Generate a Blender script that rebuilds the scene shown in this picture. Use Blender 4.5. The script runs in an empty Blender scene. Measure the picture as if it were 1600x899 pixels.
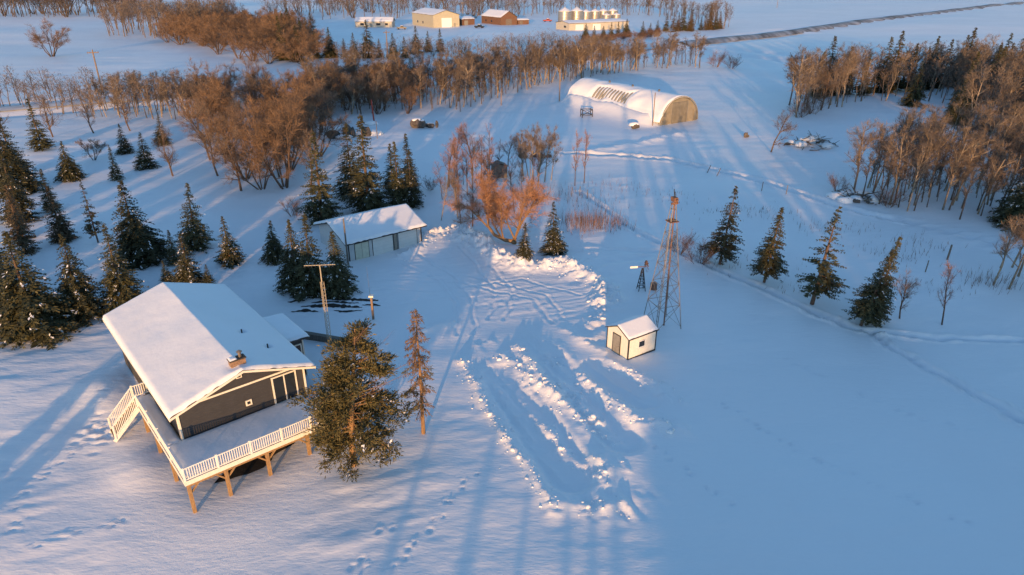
import bpy, math, random
import numpy as np
from mathutils import Vector, Matrix
R = math.radians
sc = bpy.context.scene
col = sc.collection

# ---------------------------------------------------------------- camera, sky, sun, exposure
cam = bpy.data.cameras.new('camera'); camo = bpy.data.objects.new('camera', cam); col.objects.link(camo)
camo.location = (0, 0, 28); camo.rotation_euler = (R(90 - 24.8), 0, 0)
cam.sensor_width = 36; cam.lens = 24.0; cam.clip_start = 0.5; cam.clip_end = 9000
sc.camera = camo
SUN_EL, SUN_AZ = 4.6, 6.5          # light travels towards +Y turned 6.5 degrees to +X
wd = bpy.data.worlds.new('World'); sc.world = wd; wd.use_nodes = True
nt = wd.node_tree; sky = nt.nodes.new('ShaderNodeTexSky'); sky.sky_type = 'NISHITA'; sky.sun_disc = False
sky.sun_elevation = R(SUN_EL); sky.sun_rotation = R(180 + SUN_AZ); sky.altitude = 500; sky.air_density = 1.0; sky.dust_density = 0.4; sky.ozone_density = 2.6
bg = nt.nodes['Background']; bg.inputs[1].default_value = 0.15; nt.links.new(sky.outputs[0], bg.inputs[0])
sl = bpy.data.lights.new('sun', 'SUN'); sl.energy = 2.4; sl.angle = R(0.6); sl.color = (1.0, 0.55, 0.22)
so = bpy.data.objects.new('sun', sl); col.objects.link(so)
d = Vector((math.sin(R(SUN_AZ)) * math.cos(R(SUN_EL)), math.cos(R(SUN_AZ)) * math.cos(R(SUN_EL)), -math.sin(R(SUN_EL))))
so.rotation_euler = d.to_track_quat('-Z', 'Y').to_euler(); so.location = (-20, -60, 40)
sc.view_settings.view_transform = 'Standard'; sc.view_settings.look = 'None'; sc.view_settings.exposure = 1.5; sc.view_settings.gamma = 1
sc.render.engine = 'CYCLES'
sc.cycles.max_bounces = 5; sc.cycles.diffuse_bounces = 3; sc.cycles.glossy_bounces = 2; sc.cycles.transmission_bounces = 2

# ---------------------------------------------------------------- materials
def mat(name, c, rough=0.7, noise=0.0, nscale=5.0, bump=0.0, bscale=20.0, metal=0.0, c2=None, rnd=0.0, stretch=None, coord='Object', wave=None):
    m = bpy.data.materials.new(name); m.use_nodes = True; t = m.node_tree; n = t.nodes; l = t.links
    b = n['Principled BSDF']; b.inputs['Roughness'].default_value = rough; b.inputs['Metallic'].default_value = metal
    b.inputs['Base Color'].default_value = (*c, 1)
    tc = n.new('ShaderNodeTexCoord'); mp = n.new('ShaderNodeMapping'); l.new(tc.outputs[coord], mp.inputs[0])
    if stretch: mp.inputs['Scale'].default_value = stretch
    if noise or c2:
        nz = n.new('ShaderNodeTexNoise'); nz.inputs['Scale'].default_value = nscale; nz.inputs['Detail'].default_value = 5
        l.new(mp.outputs[0], nz.inputs['Vector'])
        mx = n.new('ShaderNodeMix'); mx.data_type = 'RGBA'
        cc = c2 if c2 else tuple(v * (1 - noise) for v in c)
        mx.inputs[6].default_value = (*c, 1); mx.inputs[7].default_value = (*cc, 1)
        rp = n.new('ShaderNodeValToRGB'); rp.color_ramp.elements[0].position = 0.35; rp.color_ramp.elements[1].position = 0.65
        l.new(nz.outputs[0], rp.inputs[0]); l.new(rp.outputs[0], mx.inputs[0])
        out = mx.outputs[2]
        if rnd:
            oi = n.new('ShaderNodeObjectInfo'); hs = n.new('ShaderNodeHueSaturation')
            ma = n.new('ShaderNodeMapRange'); ma.inputs[3].default_value = 1 - rnd; ma.inputs[4].default_value = 1 + rnd
            l.new(oi.outputs['Random'], ma.inputs[0]); l.new(ma.outputs[0], hs.inputs['Value']); l.new(out, hs.inputs['Color']); out = hs.outputs[0]
        l.new(out, b.inputs['Base Color'])
    if bump:
        bn = n.new('ShaderNodeTexNoise'); bn.inputs['Scale'].default_value = bscale; bn.inputs['Detail'].default_value = 4
        l.new(mp.outputs[0], bn.inputs['Vector']); bp = n.new('ShaderNodeBump'); bp.inputs['Strength'].default_value = bump; bp.inputs['Distance'].default_value = 0.05
        l.new(bn.outputs[0], bp.inputs['Height']); l.new(bp.outputs[0], b.inputs['Normal'])
    if wave:
        wv = n.new('ShaderNodeTexWave'); wv.bands_direction = wave[0]; wv.wave_profile = 'SAW'; wv.inputs['Scale'].default_value = wave[1]
        l.new(tc.outputs['Object'], wv.inputs['Vector']); bp = n.new('ShaderNodeBump'); bp.inputs['Strength'].default_value = wave[2]; bp.inputs['Distance'].default_value = 0.03
        l.new(wv.outputs[1], bp.inputs['Height']); l.new(bp.outputs[0], b.inputs['Normal'])
    return m
M = {}
M['snow'] = mat('snow', (0.86, 0.86, 0.88), 0.55, noise=0.04, nscale=0.3, bump=0.35, bscale=3.0)
# ground snow: fine wind ripple relief
def ground_mat():
    m = mat('ground_snow', (0.86, 0.86, 0.88), 0.55, noise=0.05, nscale=0.05)
    t = m.node_tree; n = t.nodes; l = t.links; b = n['Principled BSDF']
    tc = n.new('ShaderNodeTexCoord')
    mp = n.new('ShaderNodeMapping'); mp.inputs['Scale'].default_value = (0.35, 1.0, 1); mp.inputs['Rotation'].default_value = (0, 0, R(18)); l.new(tc.outputs['Object'], mp.inputs[0])
    n1 = n.new('ShaderNodeTexNoise'); n1.inputs['Scale'].default_value = 3.2; n1.inputs['Detail'].default_value = 9; n1.inputs['Roughness'].default_value = .62; l.new(mp.outputs[0], n1.inputs['Vector'])
    n2 = n.new('ShaderNodeTexNoise'); n2.inputs['Scale'].default_value = 0.12; n2.inputs['Detail'].default_value = 5; l.new(mp.outputs[0], n2.inputs['Vector'])
    b1 = n.new('ShaderNodeBump'); b1.inputs['Strength'].default_value = 0.55; b1.inputs['Distance'].default_value = 0.07; l.new(n1.outputs[0], b1.inputs['Height'])
    b2 = n.new('ShaderNodeBump'); b2.inputs['Strength'].default_value = 0.35; b2.inputs['Distance'].default_value = 0.5; l.new(n2.outputs[0], b2.inputs['Height']); l.new(b1.outputs[0], b2.inputs['Normal'])
    l.new(b2.outputs[0], b.inputs['Normal']); return m
M['ground'] = ground_mat()
M['packed'] = mat('packed_snow', (0.62, 0.62, 0.64), 0.6, noise=0.25, nscale=0.4, bump=0.3, bscale=2)
M['asphalt'] = mat('asphalt', (0.10, 0.095, 0.095), 0.8, c2=(0.45, 0.45, 0.47), nscale=0.25, stretch=(1, 0.06, 1))
M['soil'] = mat('soil', (0.035, 0.028, 0.022), 0.95, noise=0.5, nscale=3, bump=0.5)
M['charcoal'] = mat('charcoal_siding', (0.047, 0.048, 0.053), 0.6, noise=0.15, nscale=2, wave=('Z', 1.1, 0.5))
M['found'] = mat('foundation', (0.06, 0.055, 0.05), 0.9, noise=0.4, nscale=2)
M['cream'] = mat('cream_trim', (0.78, 0.74, 0.64), 0.5, noise=0.08, nscale=3)
M['whitep'] = mat('white_paint', (0.8, 0.79, 0.75), 0.5, noise=0.1, nscale=4)
M['wood'] = mat('treated_wood', (0.36, 0.22, 0.10), 0.75, noise=0.35, nscale=3, stretch=(8, 8, 1), bump=0.2)
M['glass'] = mat('window_glass', (0.02, 0.025, 0.03), 0.05)
M['shingle'] = mat('shingles', (0.10, 0.09, 0.085), 0.9, noise=0.4, nscale=8)
M['brick'] = mat('chimney_brick', (0.32, 0.20, 0.13), 0.85, noise=0.4, nscale=9, bump=0.4)
M['steel'] = mat('galvanised_steel', (0.27, 0.235, 0.20), 0.4, metal=0.5, noise=0.25, nscale=2)
M['rust'] = mat('rusty_steel', (0.22, 0.11, 0.07), 0.75, noise=0.4, nscale=4)
M['bin'] = mat('bin_steel', (0.42, 0.40, 0.37), 0.35, metal=0.6, noise=0.2, nscale=1, stretch=(1, 1, 6))
M['quon'] = mat('quonset_steel', (0.40, 0.36, 0.28), 0.45, metal=0.3, noise=0.2, nscale=1.2)
M['quond'] = mat('quonset_door', (0.27, 0.25, 0.205), 0.5, metal=0.3, noise=0.25, nscale=1.2)
M['mast'] = mat('mast_paint', (0.42, 0.36, 0.26), 0.6, noise=0.2, nscale=3)
M['shedw'] = mat('shed_cladding', (0.74, 0.71, 0.62), 0.55, noise=0.08, nscale=3)
M['black'] = mat('black_trim', (0.03, 0.028, 0.027), 0.6, noise=0.2, nscale=4)
M['greyd'] = mat('grey_door', (0.28, 0.26, 0.22), 0.6, noise=0.2, nscale=4)
M['garw'] = mat('garage_siding', (0.55, 0.57, 0.58), 0.6, noise=0.08, nscale=2, wave=('Z', 1.1, 0.3))
M['gard'] = mat('garage_door', (0.66, 0.68, 0.66), 0.5, noise=0.06, nscale=2)
M['gard2'] = mat('garage_old_door', (0.60, 0.60, 0.48), 0.6, noise=0.15, nscale=3)
M['barn'] = mat('barn_boards', (0.19, 0.10, 0.06), 0.9, noise=0.4, nscale=2, stretch=(3, 3, .4))
M['shop'] = mat('shop_cladding', (0.44, 0.40, 0.29), 0.5, noise=0.1, nscale=1)
M['pale'] = mat('pale_cladding', (0.50, 0.46, 0.38), 0.6, noise=0.1, nscale=1)
M['greywood'] = mat('weathered_wood', (0.20, 0.165, 0.135), 0.9, noise=0.4, nscale=3, stretch=(6, 6, .8))
M['pole'] = mat('pole_wood', (0.26, 0.18, 0.12), 0.85, noise=0.3, nscale=3, stretch=(6, 6, .5))
M['spruce'] = mat('spruce_needles', (0.085, 0.076, 0.030), 0.75, c2=(0.036, 0.042, 0.020), nscale=1.1, rnd=0.25)
M['sprucew'] = mat('spruce_needles_brown', (0.13, 0.085, 0.045), 0.8, c2=(0.06, 0.05, 0.026), nscale=1.1, rnd=0.25)
M['pine'] = mat('pine_needles', (0.13, 0.105, 0.035), 0.75, c2=(0.055, 0.054, 0.02), nscale=1.6)
M['deadn'] = mat('dead_needles', (0.18, 0.11, 0.06), 0.85, c2=(0.10, 0.065, 0.04), nscale=2)
M['bark'] = mat('spruce_bark', (0.13, 0.085, 0.06), 0.9, noise=0.4, nscale=4, stretch=(3, 3, .6))
M['pinebark'] = mat('pine_bark', (0.30, 0.18, 0.09), 0.9, noise=0.4, nscale=4, stretch=(3, 3, .6))
M['popbark'] = mat('poplar_bark', (0.34, 0.27, 0.19), 0.85, c2=(0.16, 0.12, 0.09), nscale=2.5, rnd=0.25)
M['poptwig'] = mat('poplar_twigs', (0.20, 0.145, 0.105), 0.85, c2=(0.12, 0.088, 0.066), nscale=0.8, rnd=0.3)
M['popgrey'] = mat('grey_twigs', (0.165, 0.125, 0.10), 0.85, c2=(0.095, 0.075, 0.062), nscale=0.8, rnd=0.3)
M['willow'] = mat('willow_twigs', (0.23, 0.14, 0.08), 0.85, c2=(0.14, 0.086, 0.05), nscale=0.8, rnd=0.22)
M['orange'] = mat('orange_willow_twigs', (0.42, 0.21, 0.11), 0.85, c2=(0.30, 0.15, 0.085), nscale=1.2)
M['pink'] = mat('reddish_twigs', (0.33, 0.17, 0.125), 0.85, c2=(0.22, 0.12, 0.09), nscale=1.2, rnd=0.2)
M['shrub'] = mat('shrub_twigs', (0.12, 0.075, 0.055), 0.85, c2=(0.20, 0.11, 0.07), nscale=1.2, rnd=0.2)
M['reed'] = mat('dry_stems', (0.20, 0.11, 0.075), 0.9, c2=(0.13, 0.085, 0.06), nscale=0.6)
M['rock'] = mat('fieldstone', (0.13, 0.11, 0.095), 0.9, noise=0.5, nscale=2, bump=0.5)
M['dark'] = mat('dark_paint', (0.02, 0.02, 0.025), 0.3)
M['red'] = mat('red_paint', (0.35, 0.05, 0.03), 0.4)
M['tyre'] = mat('tyre_rubber', (0.02, 0.02, 0.02), 0.9)

# ---------------------------------------------------------------- mesh helpers
class MB:
    def __init__(s): s.v = []; s.f = []
    def add(s, vs, fs):
        o = len(s.v); s.v.extend([tuple(p) for p in vs]); s.f.extend([tuple(i + o for i in f) for f in fs]); return s
    def box(s, a, b, mtx=None):
        (x0, y0, z0), (x1, y1, z1) = a, b
        vs = [(x0,y0,z0),(x1,y0,z0),(x1,y1,z0),(x0,y1,z0),(x0,y0,z1),(x1,y0,z1),(x1,y1,z1),(x0,y1,z1)]
        if mtx is not None: vs = [tuple(mtx @ Vector(v)) for v in vs]
        return s.add(vs, [(0,3,2,1),(4,5,6,7),(0,1,5,4),(1,2,6,5),(2,3,7,6),(3,0,4,7)])
    def bar(s, a, b, w, h=None):          # square bar between two points
        a, b = Vector(a), Vector(b); h = h or w; dz = (b - a); L = dz.length; q = dz.to_track_quat('Z', 'Y').to_matrix().to_4x4()
        return s.box((-w/2, -h/2, 0), (w/2, h/2, L), Matrix.Translation(a) @ q)
    def tube(s, pts, rs, n=5, cap=True):
        pts = [Vector(p) for p in pts]; o = len(s.v)
        for i, p in enumerate(pts):
            t = (pts[min(i+1, len(pts)-1)] - pts[max(i-1, 0)])
            if t.length < 1e-6: t = Vector((0,0,1))
            q = t.to_track_quat('Z', 'Y')
            for k in range(n):
                a = 2*math.pi*k/n; s.v.append(tuple(p + q @ Vector((math.cos(a)*rs[i], math.sin(a)*rs[i], 0))))
        for i in range(len(pts)-1):
            for k in range(n):
                k2 = (k+1) % n; s.f.append((o+i*n+k, o+i*n+k2, o+(i+1)*n+k2, o+(i+1)*n+k))
        if cap: s.f.append(tuple(o+k for k in range(n))[::-1]); s.f.append(tuple(o+(len(pts)-1)*n+k for k in range(n)))
        return s
    def prism(s, poly, y0, y1):          # polygon in local xz extruded along y
        n = len(poly); vs = [(x, y0, z) for x, z in poly] + [(x, y1, z) for x, z in poly]
        return s.add(vs, [tuple(range(n)), tuple(range(2*n-1, n-1, -1))] + [(i, i+n, (i+1) % n + n, (i+1) % n) for i in range(n)])
    def mesh(s, name, m, smooth=False):
        me = bpy.data.meshes.new(name); me.from_pydata(s.v, [], s.f); me.materials.append(m)
        if smooth: me.polygons.foreach_set('use_smooth', [True]*len(me.polygons))
        me.validate(); me.update(); return me
    def build(s, name, m, parent=None, smooth=False, loc=None):
        return link(name, s.mesh(name, m, smooth), parent, loc)
def link(name, me, parent=None, loc=None):
    o = bpy.data.objects.new(name, me); col.objects.link(o); o.parent = parent
    if loc is not None: o.location = loc
    return o
def tag(o, label=None, cat=None, group=None, kind=None):
    if label: o['label'] = label
    if cat: o['category'] = cat
    if group: o['group'] = group
    if kind: o['kind'] = kind
    return o
def thing(name, label, cat, loc, rz=0.0, group=None):
    o = bpy.data.objects.new(name, None); col.objects.link(o); o.location = loc; o.rotation_euler = (0, 0, rz); o.empty_display_size = 0.3
    return tag(o, label, cat, group)
def npmesh(name, V, F, m, smooth=True):
    V = np.asarray(V, np.float32); F = np.asarray(F, np.int32); me = bpy.data.meshes.new(name); k = F.shape[1]
    me.vertices.add(len(V)); me.vertices.foreach_set('co', V.ravel()); me.loops.add(F.size); me.loops.foreach_set('vertex_index', F.ravel())
    me.polygons.add(len(F)); me.polygons.foreach_set('loop_start', np.arange(0, F.size, k, dtype=np.int32)); me.polygons.foreach_set('loop_total', np.full(len(F), k, np.int32))
    if smooth: me.polygons.foreach_set('use_smooth', np.ones(len(F), bool))
    me.materials.append(m); me.update(calc_edges=True); me.validate(); return me

# ---------------------------------------------------------------- terrain height
def _h(i, j, s):
    n = (i.astype(np.int64)*374761393 + j.astype(np.int64)*668265263 + s*974634777) & 0x7fffffff
    n = ((n ^ (n >> 13)) * 1274126177) & 0x7fffffff
    return ((n ^ (n >> 16)) & 0xffff) / 65535.0
def vn(x, y, s=0):
    i = np.floor(x); j = np.floor(y); u = x-i; v = y-j; u = u*u*(3-2*u); v = v*v*(3-2*v); i = i.astype(np.int64); j = j.astype(np.int64)
    return (_h(i,j,s)*(1-u)+_h(i+1,j,s)*u)*(1-v)+(_h(i,j+1,s)*(1-u)+_h(i+1,j+1,s)*u)*v - 0.5
def pdist(x, y, P):
    best = np.full(x.shape, 1e9)
    for (ax, ay), (bx, by) in zip(P[:-1], P[1:]):
        dx, dy = bx-ax, by-ay; t = np.clip(((x-ax)*dx+(y-ay)*dy)/(dx*dx+dy*dy+1e-9), 0, 1)
        best = np.minimum(best, np.hypot(x-ax-t*dx, y-ay-t*dy))
    return best
BERMS = [  # polyline, height, half width, lumpiness
 ([(-9.6,75.0),(-8.9,75.8),(-6.8,77.0),(-4.2,74.3),(-2.6,70.8),(-1.4,68.8),(0.2,67.0)], 1.0, 1.5, 1.0),
 ([(-6.5,74.5),(-3.9,72.0)], 0.6, 1.5, 1.0),
 ([(1.0,65.9),(3.3,65.9),(5.8,67.0),(6.5,64.8),(7.8,63.1),(8.8,61.7),(8.8,58.9),(8.3,56.4)], 0.75, 1.1, 1.0),
 ([(4.2,66.4),(6.2,65.2)], 0.5, 1.2, 0.8),
 ([(9.3,59.5),(10.3,57.5)], 0.35, 1.2, 1.0),
 ([(4.5,52.0),(6.0,49.8),(7.4,47.9)], 0.42, 0.5, 0.5), ([(7.9,51.4),(6.0,49.8)], 0.42, 0.6, 0.5), ([(8.1,54.6),(6.6,52.3)], 0.45, 0.7, 0.9),
 ([(0.4,48.9),(1.6,45.9),(2.8,42.3),(3.8,40.0),(5.6,38.2)], 0.55, 0.55, 1.0),
 ([(3.4,43.0),(4.5,40.9),(5.6,38.4),(6.5,36.0)], 0.5, 0.7, 1.0),
 ([(-0.7,47.6),(0.8,44.8),(1.6,43.0)], 0.35, 0.5, 1.0), ([(2.6,47.6),(3.6,45.8)], 0.4, 0.6, 1.0),
 ([(-4.0,46.5),(-3.0,44.2),(-2.0,40.6),(-1.3,39.0),(-0.8,37.4),(0.3,35.0),(1.2,33.3),(2.0,31.3),(2.4,29.8)], 0.38, 0.5, 1.0),
 ([(3.8,30.2),(4.7,29.8),(6.3,30.4)], 0.5, 0.8, 1.0), ([(5.2,34.4),(6.1,33.3)], 0.6, 0.8, 1.0),
 ([(1.7,38.7),(2.6,37.4),(3.2,35.7),(4.0,34.2),(5.7,32.1)], 0.35, 0.55, 1.0),
 ([(5.1,44.8),(6.3,42.0),(7.7,40.3),(8.7,38.4)], 0.5, 0.6, 0.8), ([(9.5,38.5),(11.1,37.9)], 0.6, 0.9, 1.0),
 ([(7.9,46.3),(9.7,44.5),(11.2,43.0)], 0.4, 0.7, 0.9), ([(11.2,41.6),(12.2,41.1)], 0.4, 0.8, 1.0),
 ([(-7.9,50.9),(-6.6,52.3),(-5.3,52.9)], 0.45, 0.55, 0.4), ([(1.8,45.9),(0.1,42.0)], 0.25, 0.25, 0.4), ([(-8.6,49.2),(-7.2,49.9)], 0.35, 0.5, 0.4),
 ([(-2.6,45.5),(-.6,41),(1.4,36.5)], .2, .22, .5), ([(-1.9,46.6),(.4,41.6),(2.4,37)], .18, .2, .5), ([(2.0,47.2),(3.3,44.2),(5.0,41.2)], .22, .22, .5), ([(3.9,47.2),(5.6,43.8),(7.2,40.5)], .22, .25, .5), ([(6.0,46.2),(7.6,43.6),(9.6,41.2)], .2, .22, .5), ([(0.0,38.2),(1.6,35.2),(3.2,32.4)], .2, .22, .5), ([(-3.0,43.0),(.2,43.6)], .16, .2, .4), ([(-1.2,38.4),(1.6,39.6)], .16, .2, .4), ([(4.4,38.2),(6.0,35.2),(7.2,33.4)], .22, .3, .5),
 ([(14.2,115.8),(23.0,122.1),(33.1,131.2)], 0.7, 1.3, 0.4),
 ([(-12.4,68.5),(-10.3,71.2),(-9.4,74.0)], 0.4, 0.7, 0.8),
]
TRAILS = [ # polyline, depth, half width
 ([(17.3,71.7),(21.7,64.4),(24.7,59.8),(28.1,54.4),(30.7,51.4),(32.4,45.7),(35.1,38.6)], 0.42, 0.34), ([(30.9,51.9),(36,50.6),(43.0,50.3)], 0.4, 0.32),
 ([(8.7,114.9),(17.2,113.2),(26.3,110.6),(36.2,99.1),(42.4,86.8),(52.0,76.9),(56.9,70.7)], 0.5, 0.55),
 ([(9.3,92.6),(12.5,84),(15,76),(17.3,71.7)], 0.4, 0.4),
 ([(-4.6,51),(-5.2,57),(-7.5,63),(-12.5,68)], .10, .16), ([(-3.2,51),(-3.7,57.5),(-6.2,64),(-10.5,70)], .10, .16), ([(-2,54),(-1.5,60),(-4,67),(-6,72)], .09, .16), ([(-.6,54),(0,60),(-2.2,66)], .09, .16),
 ([(3.6,53),(2.0,58),(-5,62),(-13,63)], .09, .16), ([(4.6,54),(3.2,59.2),(-4.4,63.6),(-12.4,64.6)], .09, .16), ([(6.5,59),(1,63),(-7,60),(-14,60.5)], .08, .16),
 ([(6.2,62),(9.5,66.5),(14,68.2)], 0.15, 0.6), ([(2.5,69),(9,70.5),(16,70)], 0.15, 0.5),
]
STEPS = [([(-29.9,44.3),(-29.8,41.7),(-29.1,40.1),(-28.6,36.5),(-28.9,34.5),(-30.3,33.3),(-27.7,28.6)], 0.45), ([(-30.3,33.3),(-32.5,34.9)], 0.45), ([(-27.8,27.9),(-24.4,29.3),(-20.8,30.8)], 0.5),
 ([(-28.9,36.4),(-27.2,37.4)], .4), ([(-8.5,25.5),(-7.9,27.6),(-5.8,29.5)], 0.5), ([(-7.6,23.5),(-7.9,27.6)], .5), ([(-6,26),(-2.2,33.5)], .6), ([(9,36.5),(13,30)], .7), ([(15,41),(19,35),(26,28.5)], .7), ([(22,47),(27,40),(33,36)], .7)]
rng = np.random.default_rng(7)
def steplist():
    out = []
    for P, st in STEPS:
        for (ax, ay), (bx, by) in zip(P[:-1], P[1:]):
            L = math.hypot(bx-ax, by-ay); n = int(L/st)
            for k in range(n):
                if rng.random() < .18: continue
                t = (k+rng.uniform(-.3,.3))/n; sd = 0.14*(1 if k % 2 else -1)
                out.append((ax+(bx-ax)*t+sd*(by-ay)/L+rng.normal(0,.1), ay+(by-ay)*t-sd*(bx-ax)/L+rng.normal(0,.1), rng.uniform(.1,.16)))
    for k in range(45): out.append((-27.9+rng.normal(0,.75), 38.2+rng.normal(0,.8), 0.2))
    return out
STEPP = steplist()
QO = np.array([30.1,138.6]); QX = np.array([8.7,5.9])/math.hypot(8.7,5.9); QY = np.array([-QX[1], QX[0]]); QW, QL = 10.5, 31.0
def zg(x, y, fine=True):
    x = np.asarray(x, float); y = np.asarray(y, float); x, y = np.broadcast_arrays(x, y); x = x.astype(float); y = y.astype(float)
    z = 0.34*vn(x/17, y/13, 1) + 0.16*vn(x/6.5, y/5, 2)
    ms = np.clip((-6-x)/12, 0, 1); ms = ms*ms*(3-2*ms); z = z - ms*0.062*np.clip(44-y, 0, 26)
    far = np.clip((y-170)/200, 0, 1) + np.clip((np.abs(x)-120)/200, 0, 1)
    z = z + far*1.2*vn(x/60, y/60, 3)
    # wind-carved relief
    wx = x*0.95+y*0.3; wy = -x*0.3+y*0.95
    rough = np.clip(vn(x/8, y/8, 4)*2.2+0.45, 0.12, 1)
    z = z + rough*(0.085*vn(wx/2.6, wy/1.0, 5) + 0.05*vn(wx/1.1, wy/0.5, 6)) + 0.10*vn(wx/5, wy/2.2, 12)
    # yard plowed flat
    yard = np.array([(-16,60),(-11,69),(-7,74),(-2,68.5),(1,65),(6,63),(8,58),(4,52),(-6,53),(-10,56)])
    dy = pdist(x, y, [(-12,62),(-5,66),(2,60)]); my = np.clip(1-(dy-5)/2.5, 0, 1); my = my*my*(3-2*my)
    z = z*(1-0.85*my) - 0.12*my + my*0.055*vn(wx/3.5, wy/0.35, 15) + my*0.05*vn(x/.5, y/.5, 16)*(vn(x/5,y/5,17) > 0)
    # plowed strips in the lawn
    for P, w, dep in (([(-0.6,44.5),(1.2,39.5),(3.6,33.2)], 1.5, 0.14), ([(3.2,46.5),(5.2,41.5),(7.3,36.5)], 1.2, 0.15), ([(6.6,45.5),(9.4,41.5)], 1.2, 0.14)):
        dd = pdist(x, y, P); m = np.clip((w+0.5-dd)/0.6, 0, 1); m = m*m*(3-2*m); z = z*(1-0.6*m) - dep*m + m*0.06*vn(x/.45, y/1.6, 21) + m*0.1*vn(x/1.1,y/2.2,22)
    pc = x*0.90+y*0.43; pl = -x*0.43+y*0.90
    dp = pdist(x, y, [(0.5,46.5),(3.2,39.5),(5.5,34)]); mp_ = np.clip((5.2-dp)/1.2, 0, 1)*np.clip(vn(x/3,y/3,71)*2+.7, .15, 1)
    z = z + mp_*(0.24*vn(pc/0.5, pl/3.0, 72)+0.16*vn(pc/1.3, pl/5, 73)+.13*np.abs(vn(x/.45,y/.45,74)))
    for P, hh, w, lu in BERMS:
        xs = [p[0] for p in P]; ys = [p[1] for p in P]
        k = (x > min(xs)-4*w) & (x < max(xs)+4*w) & (y > min(ys)-4*w) & (y < max(ys)+4*w)
        if not k.any(): continue
        X, Y = x[k], y[k]; dd = pdist(X+0.5*vn(X/1.1, Y/1.1, 31)*w, Y+0.5*vn(X/1.1, Y/1.1, 32)*w, P); e = 0.5*np.exp(-(dd/w)**2)+0.5*np.exp(-dd/(0.6*w))
        ridge = 0.7 + 0.9*vn(X/1.6, Y/1.6, 33)
        lump = lu*(0.75*(.5-np.abs(vn(X/0.9, Y/0.6, 34)))+0.7*np.abs(vn(X/0.42, Y/0.55, 35))+.35*np.abs(vn(X/.24, Y/.24, 36))-.2)
        z[k] += (0.74 if hh >= .75 or Y.max() > 55 else 0.54)*hh*e*(ridge*0.85 + 1.6*lump)
    for P, dep, w in TRAILS:
        xs = [p[0] for p in P]; ys = [p[1] for p in P]; k = (x > min(xs)-3) & (x < max(xs)+3) & (y > min(ys)-3) & (y < max(ys)+3)
        if not k.any(): continue
        X, Y = x[k], y[k]; dd = pdist(X+0.5*vn(X/1.7,Y/1.7,41), Y+0.5*vn(X/1.7,Y/1.7,42), P)
        z[k] += -dep*np.exp(-(dd/w)**2)*(0.7+0.8*vn(X/.5,Y/.5,43)) + 0.6*dep*np.exp(-((dd-1.9*w)/(0.6*w))**2)*(0.6+vn(X/.6,Y/.6,44))
    for px, py, r in STEPP:
        k = (np.abs(x-px) < .6) & (np.abs(y-py) < .6)
        if k.any():
            dd = np.hypot(x[k]-px, y[k]-py); z[k] += -0.09*np.exp(-(dd/r)**2) + 0.03*np.exp(-((dd-1.9*r)/(0.5*r))**2)
    # drift against the quonset and behind
    qx = (x-QO[0])*QX[0]+(y-QO[1])*QX[1]; qy = (x-QO[0])*QY[0]+(y-QO[1])*QY[1]
    k = (np.abs(qx) < 14) & (qy > -8) & (qy < QL+8)
    if k.any():
        a = np.clip((qy[k]-0.5)/3, 0, 1)*np.clip((QL+1-qy[k])/3, 0, 1)
        z[k] += a*(2.2*np.exp(-((qx[k]+0.2)/2.6)**2) + 0.5*np.exp(-((qx[k]+3)/4)**2))*(0.8+0.4*vn(qx[k]/3, qy[k]/5, 51))
    # hollow below the deck
    hx, hy = x+20.47, y-34.53; c, s = math.cos(R(40.35)), math.sin(R(40.35)); lx = hx*c+hy*s; ly = -hx*s+hy*c
    k = (lx > -3) & (lx < 10) & (ly > -6) & (ly < 1)
    z[k] += -0.25*np.clip(1-np.abs((lx[k]-4)/5), 0, 1)*np.clip(1-np.abs((ly[k]+1.6)/2.6), 0, 1)
    k = (lx > -7) & (lx < -0.5) & (ly > -4) & (ly < 16)
    z[k] += 0.3*np.exp(-((lx[k]+2.6)/1.6)**2)*np.exp(-((ly[k]-2.0)/2.3)**2) + 0.35*np.exp(-((lx[k]+2.2)/1.5)**2)*np.exp(-((ly[k]-12)/3)**2)
    # roadside ditch
    for P in (ROAD_L, ROAD_R):
        dd = pdist(x, y, P); z += np.where(dd < 30, -0.9*np.exp(-((dd-8)/3.0)**2) + 0.25*np.exp(-(dd/5)**2), 0)
    return z
ROAD_R = [(-260,83),(-113,156),(-80,178),(-39,205),(30,262),(72,312),(128,362.7),(262.4,501.1),(530,766),(1400,1640)]
ROAD_L = [(70,308),(100,255),(112,225)]

def axis(segs):
    out = []
    for a, b, st in segs: out.append(np.linspace(a, b, max(2, int(round((b-a)/st)))+1)[:-1])
    return np.concatenate(out + [[segs[-1][1]]])
gx = axis([(-4000,-600,200),(-600,-160,14),(-160,-48,1.4),(-48,-12,.28),(-12,16,.13),(16,48,.25),(48,150,1.4),(150,600,14),(600,4000,200)])
gy = axis([(-700,-60,40),(-60,18,2.5),(18,26,.4),(26,62,.15),(62,80,.2),(80,130,.5),(130,260,1.4),(260,600,5),(600,1600,25),(1600,6000,200)])
GX, GY = np.meshgrid(gx, gy); GZ = zg(GX, GY)
nx, ny = len(gx), len(gy); idx = np.arange(nx*ny).reshape(ny, nx)
Fq = np.stack([idx[:-1,:-1], idx[:-1,1:], idx[1:,1:], idx[1:,:-1]], -1).reshape(-1, 4)
def zat(x, y):
    i = min(max(int(np.searchsorted(gx, x))-1, 0), nx-2); j = min(max(int(np.searchsorted(gy, y))-1, 0), ny-2)
    u = (x-gx[i])/(gx[i+1]-gx[i]); v = (y-gy[j])/(gy[j+1]-gy[j])
    return float((GZ[j,i]*(1-u)+GZ[j,i+1]*u)*(1-v)+(GZ[j+1,i]*(1-u)+GZ[j+1,i+1]*u)*v)
g = link('snow_ground', npmesh('snow_ground', np.stack([GX, GY, GZ], -1).reshape(-1, 3), Fq, M['ground']))
tag(g, kind='structure')

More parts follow.
